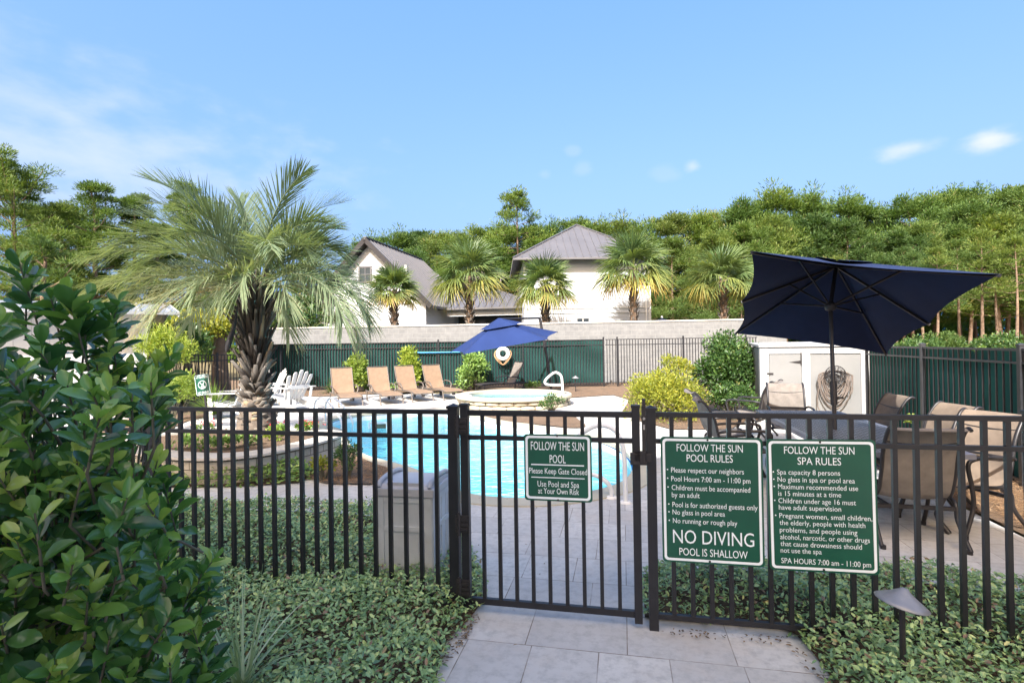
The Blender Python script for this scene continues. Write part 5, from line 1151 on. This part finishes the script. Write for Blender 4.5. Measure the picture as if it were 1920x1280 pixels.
# ---- sabal palms
def fan(g, L=.78, nseg=30, spread=118, droop=.35, tone=.4):
    a = np.radians(np.linspace(-spread, spread, nseg) + g.normal(0, 2, nseg)); ln = L * (.62 + .38 * np.cos(a * .62)) * g.uniform(.9, 1.06, nseg); D0 = np.stack([np.sin(a), np.cos(a), np.zeros(nseg)], 1); S = np.stack([np.cos(a), -np.sin(a), np.zeros(nseg)], 1); rows = []
    for t, w in ((.0, .010), (.3, .05), (.62, .048), (.85, .022), (1., .003)):
        c = D0 * (ln * t)[:, None]; c[:, 2] -= droop * ln * t ** 2.4 * g.uniform(.7, 1.3, nseg) + .18 * L * (1 - np.cos(a)) * t * .5; rows.append((c, w))
    pts = np.stack([x for c, w in rows for x in (c - S * w / 2 + (0, 0, w * .3), c + S * w / 2)], 1); m = len(rows) * 2
    b = (np.arange(nseg) * m)[:, None, None]; q = np.array([(2 * i, 2 * i + 1, 2 * i + 3, 2 * i + 2) for i in range(len(rows) - 1)])[None]
    tt = np.clip(tone + g.normal(0, .06, nseg)[:, None] + np.repeat(np.array([0, 0, .05, .12, .22]), 2)[None], 0, 1)
    return pts.reshape(-1, 3), (b + q).reshape(-1, 4), tt.ravel()
def sabal(seed, trunk_h, R_, label):
    g = rng_(seed); root = empty('sabal_palm', (0, 0, 0), 0, label, 'palm', 'sabal palms behind the block wall'); tr = .17
    mb = MB(); mb.tube([(0, 0, 0), (.03, 0, trunk_h * .5), (0, 0, trunk_h)], [tr * 1.05, tr * .9, tr], 12); tk = mb.obj('trunk', M['trunk'], root)
    pr = []
    for k in range(80):
        z = trunk_h * (.25 + .75 * k / 80); az = k * 2.4; o = np.array((math.cos(az), math.sin(az), 0)); s_ = np.array((-math.sin(az), math.cos(az), 0)); b0 = o * tr * .8 + (0, 0, z); b1_ = o * (tr + .12) + (0, 0, z + .22)
        V = np.array([b0 - s_ * .08, b0 + s_ * .08, b1_ + s_ * .035, b1_ - s_ * .035, b0 - s_ * .08 - o * .04, b0 + s_ * .08 - o * .04, b1_ + s_ * .035 - o * .03, b1_ - s_ * .035 - o * .03]); F = np.array([(0, 1, 2, 3), (7, 6, 5, 4), (0, 4, 5, 1), (1, 5, 6, 2), (2, 6, 7, 3), (3, 7, 4, 0)]); pr.append((V, F, np.full(8, g.uniform(.3, .85))))
    V, F, A = cat_(pr); link('boots', npmesh('boots', V, F, M['boot'], A), tk)
    top = np.array((0, 0, trunk_h)); nf = 38
    for k in range(nf):
        u = (k + .5) / nf; el = 84 - 104 * u ** .9; az = k * 137.5 + g.uniform(-12, 12); tone = np.interp(u, [0, .6, .85, 1], [.2, .42, .62, .82]) + g.normal(0, .06); pl_ = R_ * g.uniform(.42, .55)
        dr_ = np.interp(u, [0, .5, 1], [.2, .38, .6])
        d = Vector((math.cos(R(az)) * math.cos(R(el)), math.sin(R(az)) * math.cos(R(el)), math.sin(R(el))))
        V, F, A = fan(g, R_ * .62, 28, 112, dr_, tone)
        y = d; x = y.cross(Vector((0, 0, 1))); x = x.normalized() if x.length > .05 else Vector((1, 0, 0)); z = x.cross(y)
        tl_ = g.normal(0, .25); x, z = x * math.cos(tl_) + z * math.sin(tl_), z * math.cos(tl_) - x * math.sin(tl_)
        Mx = np.array([[x.x, y.x, z.x], [x.y, y.y, z.y], [x.z, y.z, z.z]]); sg = np.array(d) * pl_ - np.array((0, 0, .10 * pl_)) + top; Vw = V @ Mx.T + sg
        Vw[:, 2] -= dr_ * .25 * np.maximum(0, np.hypot(Vw[:, 0], Vw[:, 1]) - .3) ** 1.5
        pv = np.array([top + s_ * np.array(x) * .012 + (sg - top) * t for t in (0, 1) for s_ in (-1, 1)]); pf = np.array([(0, 1, 3, 2)])
        V2, F2, A2 = cat_([(Vw, F, A), (pv, pf, np.full(4, .6))]); link('frond', npmesh('frond', V2, F2, M['lf_palm'], A2), root)
    return root
sp_ = ((738, 590, 535, 50, 'sabal palm in front of the gabled house wall, smallest of the row'), (879, 600, 508, 74, 'sabal palm with yellow lower fans before the porch roof'), (1022, 600, 527, 60, 'sabal palm at the left corner of the pyramid-roofed house'), (1187, 600, 494, 74, 'sabal palm overlapping the right edge of the pyramid-roofed house, tallest of the row'), (1355, 598, 515, 68, 'sabal palm nearest the navy umbrella, with a dry brown fan'))
bases = [sabal(200, 1.0, 1.7, sp_[0][4]), sabal(201, 1.0, 1.7, sp_[1][4])] if False else []
for i, (px, py, cy, rp, lb) in enumerate(sp_):
    Y = 24.6; q = at(px, cy, Y); qa = at(px - (0, 2, 6, 3, 8)[i], cy, Y); s_ = sabal(200 + i, qa.z - .25, rp * .0246 * 1.08, lb); place(s_, (q.x, Y, 0), i * 1.3)

# ---- big feather palm
g = rng_(31); PB = on(482, 806, PZ); PC = at(478, 528, PB.y); palm = empty('pindo_palm', (PB.x, PB.y, 0), 0, 'large grey-green feather palm arching over the raised planter', 'palm')
ph = PC.z; cx_ = PC.x - PB.x
mb = MB(); prof = [(.0, PZ - .05, .31), (.0, PZ + .15, .30), (-.01, .75, .21), (-.02, 1.1, .15), (-.02, 1.5, .15), (-.01, 1.9, .17), (cx_, ph - .15, .16), (cx_, ph, .1)]
mb.tube([(x, 0, z) for x, z, r in prof], [r for x, z, r in prof], 16); tk = mb.obj('trunk', M['palm_bark'], palm)
pr = []
for k in range(300):
    u = k / 299; z = PZ + .02 + (ph - PZ - .30) * u ** .95; az = k * 2.39996 + g.normal(0, .32); rr = np.interp(z, [p[1] for p in prof], [p[2] for p in prof]); ln = np.interp(u, [0, .2, .35, .55, 1], [.09, .17, .36, .50, .62]) * g.uniform(.5, 1.25); ang = R(np.interp(u, [0, .25, .5, .8, 1], [60, 42, 22, 20, 15]) + g.normal(0, 10)); w_ = np.interp(u, [0, .25, .45, 1], [.085, .07, .04, .028])
    o = np.array((math.cos(az), math.sin(az), 0)); s2 = np.array((-math.sin(az), math.cos(az), 0)); dd = o * math.sin(ang) + np.array((0, 0, math.cos(ang))); nn_ = o * math.cos(ang) - np.array((0, 0, math.sin(ang)))
    b0 = o * rr * .8 + (np.interp(u, [0, 1], [0, cx_]), 0, z); b1_ = b0 + dd * ln; th = .022
    V = np.array([b0 - s2 * w_, b0 + s2 * w_, b1_ + s2 * w_ * .5, b1_ - s2 * w_ * .5, b0 - s2 * w_ - nn_ * th, b0 + s2 * w_ - nn_ * th, b1_ + s2 * w_ * .5 - nn_ * th, b1_ - s2 * w_ * .5 - nn_ * th]); V[[0, 1]] += nn_ * .015
    pr.append((V, np.array([(0, 1, 2, 3), (7, 6, 5, 4), (0, 4, 5, 1), (1, 5, 6, 2), (2, 6, 7, 3), (3, 7, 4, 0)]), np.full(8, np.clip(g.normal(.45 if u > .3 else .6, .22), 0, 1))))
V, F, A = cat_(pr); link('boots', npmesh('boots', V, F, M['boot'], A), tk)
def frond(az, el, L, bend, tone, pw=1.35, lf=.60, hang=.25, twist=0.0):
    az, el, bend = R(az), R(el), R(bend); ns = 26; h = np.array((math.cos(az), math.sin(az), 0)); P = [np.array((cx_, 0, ph - .12)) + h * .08]; T = []
    for i in range(ns + 1):
        e = el - bend * (i / ns) ** pw; t = h * math.cos(e) + np.array((0, 0, math.sin(e))); T.append(t); P.append(P[-1] + t * L / ns)
    P = np.array(P[:-1]); T = np.array(T); sd0 = np.array((-math.sin(az), math.cos(az), 0)); up0 = np.cross(T, sd0); up0 *= np.sign((up0 @ np.array((0, 0, 1.)))[:, None] + 1e-6) if False else 1
    up0 = -np.cross(sd0, T) * -1.0; up0 = np.cross(T, np.tile(sd0, (ns + 1, 1)))
    cs, sn = math.cos(twist), math.sin(twist); sd = sd0 * cs + up0 * sn; up = up0 * cs - sd0 * sn
    nl = 70; u = np.linspace(.20, .995, nl); f = u * ns; i0 = np.minimum(f.astype(int), ns - 1); w = (f - i0)[:, None]; parts = []
    pp = P[i0] * (1 - w) + P[i0 + 1] * w; tt = unit(T[i0] * (1 - w) + T[i0 + 1] * w); ss = unit(sd[i0]); uu = unit(up[i0])
    for sgn in (-1, 1):
        ll = lf * (np.sin(np.pi * np.clip((u - .10) / .98, 0, 1)) ** .55 * .9 + .12) * g.uniform(.85, 1.1, nl); fa = np.radians(np.interp(u, [.2, .6, 1], [52, 42, 22]) + g.normal(0, 5, nl))[:, None]; va = np.radians(g.normal(34 + 12 * (el > 1), 10, nl))[:, None]
        D = unit(tt * np.cos(fa) + (ss * sgn * np.cos(va) + uu * np.sin(va)) * np.sin(fa)); wS = unit(np.cross(D, uu)); rows = []
        for t, ww in ((0, .009), (.35, .016), (.75, .012), (1, .002)):
            c = pp + D * (ll * t)[:, None]; c[:, 2] -= hang * ll * t ** 2 * g.uniform(.6, 1.4, nl); rows += [c - wS * ww / 2, c + wS * ww / 2]
        pts = np.stack(rows, 1); b = (np.arange(nl) * 8)[:, None, None]; q = np.array([(0, 1, 3, 2), (2, 3, 5, 4), (4, 5, 7, 6)])[None]
        a = np.clip(tone + g.normal(0, .07, nl), 0, 1)[:, None] + np.repeat(np.array([0, 0, .04, .12]), 2)[None]; parts.append((pts.reshape(-1, 3), (b + q).reshape(-1, 4), np.clip(a, 0, 1).ravel()))
    rw = np.interp(np.linspace(0, 1, ns + 1), [0, .2, 1], [.028, .016, .003])[:, None]; ring_ = np.stack([P - sd * rw, P + up * rw, P + sd * rw, P - up * rw * .6], 1); b = (np.arange(ns) * 4)[:, None, None]; q = np.array([(k, (k + 1) % 4, 4 + (k + 1) % 4, 4 + k) for k in range(4)])[None]
    parts.append((ring_.reshape(-1, 3), (b + q).reshape(-1, 4), np.full(4 * (ns + 1), min(1, tone * .6 + .38)))); V, F, A = cat_(parts); link('frond', npmesh('frond', V, F, M['lf_pindo'], A), palm)
FR = [(130, 82, 2.4, 55, .2), (200, 76, 2.6, 62, .22), (325, 78, 2.45, 64, .25), (25, 77, 2.5, 66, .2), (150, 74, 2.45, 60, .25), (250, 72, 2.1, 88, .3), (345, 72, 2.1, 95, .25), (60, 70, 2.5, 78, .25), (185, 66, 2.6, 62, .25), (5, 66, 2.0, 115, .25), (115, 64, 2.4, 80, .28), (170, 70, 2.5, 55, .22), (10, 72, 2.0, 75, .22), (190, 58, 2.6, 60, .28), (355, 60, 1.95, 90, .28),
      (220, 60, 2.3, 105, .4), (325, 58, 2.0, 105, .36), (350, 52, 2.0, 95, .3), (40, 50, 2.1, 105, .3), (170, 48, 2.6, 72, .33), (80, 40, 2.3, 100, .35), (140, 42, 2.4, 90, .38), (195, 36, 2.7, 60, .42), (180, 28, 2.8, 55, .46), (170, 22, 2.7, 50, .52), (182, 12, 2.7, 38, .62), (208, 16, 2.5, 48, .56), (155, 10, 2.5, 60, .6), (188, 4, 2.4, 40, .75),
      (0, 34, 2.6, 100, .44), (345, 30, 2.65, 102, .46), (15, 27, 2.5, 108, .5), (335, 24, 2.6, 106, .46), (352, 18, 2.55, 104, .55), (238, 48, 2.1, 100, .36), (268, 28, 1.15, 105, .55), (292, 36, 1.25, 110, .46), (248, 34, 1.3, 105, .5), (318, 26, 1.5, 105, .58), (222, 18, 1.8, 92, .6), (185, 46, 2.6, 85, .36), (172, 36, 2.6, 92, .42), (262, 62, 2.0, 95, .3), (305, 52, 2.1, 95, .38), (355, 10, 2.5, 98, .68), (30, 10, 2.3, 100, .58), (120, 5, 2.2, 95, .62), (90, 10, 2.1, 90, .58), (200, 0, 2.0, 60, .86)]
for a in FR: frond(a[0] + g.normal(0, 4), a[1], a[2] * g.uniform(.95, 1.05) * np.interp(a[1], [0, 40, 85], [.84, .86, .86]), a[3], a[4], hang=np.interp(a[1], [0, 40, 85], [.5, .26, .06]), twist=g.normal(0, .35))
mb = MB()
for (px, py0, py1, dx) in ((437, 575, 660, -.10),):
    a = at(px + 8, py0, PB.y - .35) - Vector((PB.x, PB.y, 0)); b = at(px - 12, py1, PB.y - .4) - Vector((PB.x, PB.y, 0)); pts = crom([a, a.lerp(b, .4) + Vector((.02, 0, 0)), a.lerp(b, .8), b], 4, False); mb.tube(pts, [.01 + .035 * math.sin(math.pi * (k / (len(pts) - 1)) ** 1.6) for k in range(len(pts))], 8)
mb.obj('spathe', M['dark_metal'], palm)

# ---- pines
def pine(seed, h, cb, spread, nb, npc, nbl, bl, bw, mat, label, name='pine_tree', flat=.45, cr=.75, lean=.0, top=1.0, group=None, tr=.16, taperpow=.8):
    g = rng_(seed); root = empty(name, (0, 0, 0), 0, label, 'tree', group); mb = MB(); kx = g.normal(0, .25, 2)
    def axis_(z): t = z / h; return np.array((kx[0] * math.sin(3 * t) + lean * t * h, kx[1] * math.sin(2.5 * t), z))
    mb.tube([axis_(h * t) for t in np.linspace(0, .97, 9)], [tr * (1 - .85 * t) + .015 for t in np.linspace(0, 1, 9)], 8)
    C = []
    for k in range(nb):
        u = (k + g.random()) / nb; z = h * (cb + (.97 - cb) * u); az = k * 2.4 + g.normal(0, .4); ln = spread * ((1 - u) ** taperpow * .85 + .22) * g.uniform(.65, 1.15) * (1 if u < .9 else top); el = R(np.interp(u, [0, .6, 1], [2, 18, 55]) + g.normal(0, 8)); p0 = axis_(z); d = np.array((math.cos(az) * math.cos(el), math.sin(az) * math.cos(el), math.sin(el))); p1 = p0 + d * ln * .55 + (0, 0, -.05 * ln); p2 = p0 + d * ln + (0, 0, .08 * ln); mb.tube([p0, p1, p2], [max(.012, tr * .28 * (1 - u * .6)), tr * .16, .008], 5, False)
        for j in range(npc):
            t = g.uniform(.42, 1.05); C.append(np.append(p0 * (1 - t) + p2 * t + g.normal(0, .16 * cr, 3) + (0, 0, .06), cr * g.uniform(.38, 1.3) * (.75 + .25 * (1 - u))))
    for j in range(3): C.append(np.append(axis_(h * .97) + g.normal(0, .2 * cr, 3), cr * .7))
    mb.obj('trunk', M['trunk'], root); C = np.array(C); n = len(C) * nbl; ci = np.repeat(np.arange(len(C)), nbl); o = rdir(g, n); o[:, 2] = np.where(o[:, 2] < 0, o[:, 2] * .5, o[:, 2]); rad = g.random((n, 1)) ** .45
    P = C[ci, :3] + o * rad * C[ci, 3:4] * np.stack([np.ones(len(C)), np.ones(len(C)), flat * g.uniform(.7, 1.35, len(C))], 1)[ci]; D = unit(o * (1, 1, .7) + np.array((0, 0, .55)) + g.normal(0, .35, (n, 3))); S = side_of(D, rdir(g, n)); V, F = diamonds(P, D, S, g.uniform(.7, 1.2, n) * bl, bw)
    hue = g.normal(0, .14, len(C)); a = np.clip(.42 + hue[ci] + g.normal(0, .12, n) + .10 * o[:, 2] + (g.random(n) < .02) * .4, 0, 1); link('crown', npmesh('crown', V, F, M[mat], np.repeat(a, 4)), root); return root
Gw = 'pines of the wood behind the houses and the right fence'
LW = 'bushy green pine in the wood behind the houses and the right fence'
T1 = pine(301, 14, .32, 3.6, 34, 4, 170, .36, .075, 'lf_pine', LW, group=Gw, cr=1.15, flat=.85, taperpow=.6)
T2 = pine(302, 14, .34, 3.8, 30, 5, 150, .36, .075, 'lf_pine', LW, group=Gw, flat=.8, taperpow=.42, cr=1.15)
T3 = pine(303, 12, .26, 3.2, 36, 4, 150, .35, .075, 'lf_pine', LW, group=Gw, taperpow=.55, cr=1.1, flat=.9)
T4 = pine(304, 13, .18, 3.8, 30, 5, 150, .36, .075, 'lf_pine_dk', LW, group=Gw, taperpow=.38, cr=1.2, flat=.85)
T5 = pine(305, 15, .42, 3.6, 28, 4, 165, .35, .075, 'lf_pine', LW, group=Gw, flat=.75, taperpow=.36, cr=1.1)
kinds = [T1, T2, T3, T4, T5]; hts = [14, 14, 12, 13, 15]; used = set(); g = rng_(90)
skx = [640, 735, 830, 900, 1000, 1060, 1100, 1150, 1200, 1290, 1360, 1450, 1530, 1600, 1680, 1740, 1800, 1850, 1920, 2020]; sky_ = [470, 438, 430, 436, 436, 430, 417, 424, 420, 410, 390, 378, 381, 386, 398, 374, 362, 374, 352, 345]
def plant(px, top_px, Y, k, w=1.0):
    q = at(px, top_px, Y); s = q.z / hts[k]; o = kinds[k] if k not in used else copy_tree(kinds[k]); used.add(k); place(o, (q.x, Y, -.03), g.uniform(0, 6.28), None, (s * w, s * w, s))
for px in range(700, 2060, 42): plant(px + g.uniform(-12, 12), np.interp(px, skx, sky_) + g.uniform(4, 22), g.uniform(54, 62), int(g.choice([0, 1, 3, 4] if px > 1250 else [3, 3, 1, 4])), g.uniform(1.0, 1.25))
for px in range(1180, 2060, 70): plant(px + g.uniform(-20, 20), np.interp(px, skx, sky_) + g.uniform(28, 60), g.uniform(44, 52), int(g.choice([0, 1, 2, 4])), g.uniform(1.0, 1.3))
for px in range(1240, 1640, 74): plant(px + g.uniform(-24, 24), np.interp(px, skx, sky_) + g.uniform(75, 125), g.uniform(35, 42), int(g.choice([0, 2, 2, 1])), g.uniform(1.0, 1.3))
for px in (760, 850, 935, 1010): plant(px + g.uniform(-14, 14), np.interp(px, skx, sky_) + g.uniform(25, 50), g.uniform(44, 50), 3, 1.15)
g = rng_(93); n = 64000; X = g.uniform(-95, 105, n); Y = 72 + g.normal(0, 3, n); top = 6.5 + 1.6 * np.sin(X * .31) + 1.2 * np.sin(X * .83 + 1) + .8 * np.sin(X * 2.1); Z = top * g.random(n) ** 1.1
D = unit(np.stack([g.normal(0, .7, n), -np.abs(g.normal(.3, .5, n)), g.normal(.5, .5, n)], 1)); V, F = diamonds(np.stack([X, Y, Z], 1), D, side_of(D, rdir(g, n)), g.uniform(.5, 1.0, n), .42)
o = link('distant_wood', npmesh('distant_wood', V, F, M['lf_pine_dk'], np.repeat(np.clip(.3 + .25 * np.sin(X * .9 + Z) + g.normal(0, .15, n), 0, 1), 4))); tag(o, 'distant dark wood seen between the nearer trunks', 'wood', None, 'stuff')
q = at(968, 372, 50); o = pine(310, q.z, .52, 3.3, 24, 4, 110, .30, .065, 'lf_pine_dk', 'tall lone pine with bare trunk standing above the wood between the houses', cr=.95, flat=.55, taperpow=.35, tr=.2); place(o, (q.x, 50, 0))
slim = None
for px, tp, Y, sd in ((1838, 440, 33, 311), (1752, 470, 34, 312), (1900, 450, 31, 313), (1795, 455, 37, 314), (1870, 470, 36, 315), (1712, 480, 38, 316), (1930, 430, 34, 317), (1690, 470, 40, 318)):
    q = at(px, tp, Y)
    if slim is None: o = slim = pine(311, 10, .52, 2.0, 20, 3, 90, .26, .05, 'lf_pine', 'slender bare-trunked pine standing in front of the wood, right of the umbrella', tr=.13, taperpow=.6, cr=.7, group='slender pines right of the umbrella')
    else: o = copy_tree(slim)
    s = q.z / 10; place(o, (q.x, Y, 0), sd, None, (s, s, s))
g = rng_(95)
ub = None
for i, px in enumerate(list(range(1240, 1400, 40)) + list(range(1640, 1960, 30))):
    Y = g.uniform(26, 31); q = at(px, (612 if px < 1500 else 630) + g.uniform(-16, 10), Y)
    lb = 'light green undergrowth bush at the foot of the wood'
    if ub is None: ub = bush('undergrowth_bush', lb, 'shrub', (0, 0, 1.0), (1.2, 1.0, 1.15), 2600, .17, 'lf_vine', 96, nclump=34, group='undergrowth bushes along the wood'); o = ub; ub2 = bush('undergrowth_bush', lb, 'shrub', (0, 0, 1.0), (1.1, 1.0, 1.2), 2600, .17, 'lf_pine', 97, nclump=34, group='undergrowth bushes along the wood')
    else: o = copy_tree(ub if g.random() < .5 else ub2) if i != 1 else ub2
    s = max(.6, (q.z + .55) / 2.2) * g.uniform(.6, 1.05); place(o, (q.x, Y, 0), g.uniform(0, 6), None, s)
def bare(seed, h, label):
    g = rng_(seed); root = empty('bare_tree', (0, 0, 0), 0, label, 'tree'); mb = MB()
    def grow(p, d, L, r, lv):
        q = p + d * L; mb.tube([p, (p + q) / 2 + g.normal(0, .04 * L, 3), q], [r, r * .8, r * .55], 5, False)
        if lv: 
            for k in range(4): grow(p + d * L * g.uniform(.45, 1), unit(d + g.normal(0, .55, 3)), L * g.uniform(.42, .66), r * .5, lv - 1)
    grow(np.zeros(3), np.array((0, 0, 1.)), h * .5, .075, 5); mb.obj('trunk', basic('bare_grey_branch', (.34, .29, .26), .9, 0, .2, 4), root); return root
q = at(1640, 425, 40); place(bare(320, q.z * .74, 'bare grey tree among the green pines above the navy umbrella'), (q.x * .92, 37, 0))
q = at(905, 455, 42); place(bare(321, q.z, 'bare grey-brown tree among the dark trees left of the lone pine'), (q.x, 42, 0))
# left trees
def left_pine(px, tp, Y, sd, cb, spr, nb, lb, mat='lf_pine', **k):
    q = at(px, tp, Y); o = pine(sd, q.z, cb, spr, nb, k.pop('npc', 5), k.pop('nbl', 210), .17, .028, mat, lb, cr=k.pop('cr', .55), flat=.4, **k); place(o, (q.x, Y, 0), 0)
left_pine(10, 345, 21, 331, .30, 3.0, 40, 'broad layered pine at the far left edge', taperpow=.22, top=.8, npc=6, cr=.72)
left_pine(176, 356, 23, 332, .22, 1.5, 34, 'narrow dark pine second from the left edge', 'lf_pine_dk', nbl=150, taperpow=.3, npc=5)
left_pine(244, 372, 24, 333, .18, 1.6, 34, 'rounded pine just left of the feather palm crown', taperpow=.5)
left_pine(108, 400, 25, 338, .15, 2.3, 36, 'loose green pine between the broad pine and the narrow dark pine, behind both', taperpow=.4)
left_pine(60, 400, 30, 340, .12, 2.6, 36, 'dark pine far behind the broad left pine', 'lf_pine_dk', taperpow=.35)
left_pine(150, 420, 28, 341, .10, 2.2, 34, 'dark low pine behind the narrow dark pine', 'lf_pine_dk', taperpow=.35)
left_pine(300, 430, 26, 339, .15, 1.8, 30, 'low dark pine behind the left fronds of the feather palm', 'lf_pine_dk', taperpow=.4)
left_pine(345, 350, 27, 334, .3, 1.8, 26, 'pine showing through the upper left fronds of the feather palm', 'lf_pine_dk', taperpow=.5)
left_pine(585, 440, 30, 335, .18, 1.8, 34, 'dark pine between the feather palm and the gabled house', 'lf_pine_dk', taperpow=.6)
left_pine(95, 470, 18, 336, .20, 2.0, 20, 'low light green tree above the cabana roof', 'lf_pine', nbl=110, taperpow=.6)
left_pine(412, 545, 18.5, 337, .55, 1.5, 14, 'dark trunked tree behind the feather palm trunk', 'lf_pine_dk', tr=.32)
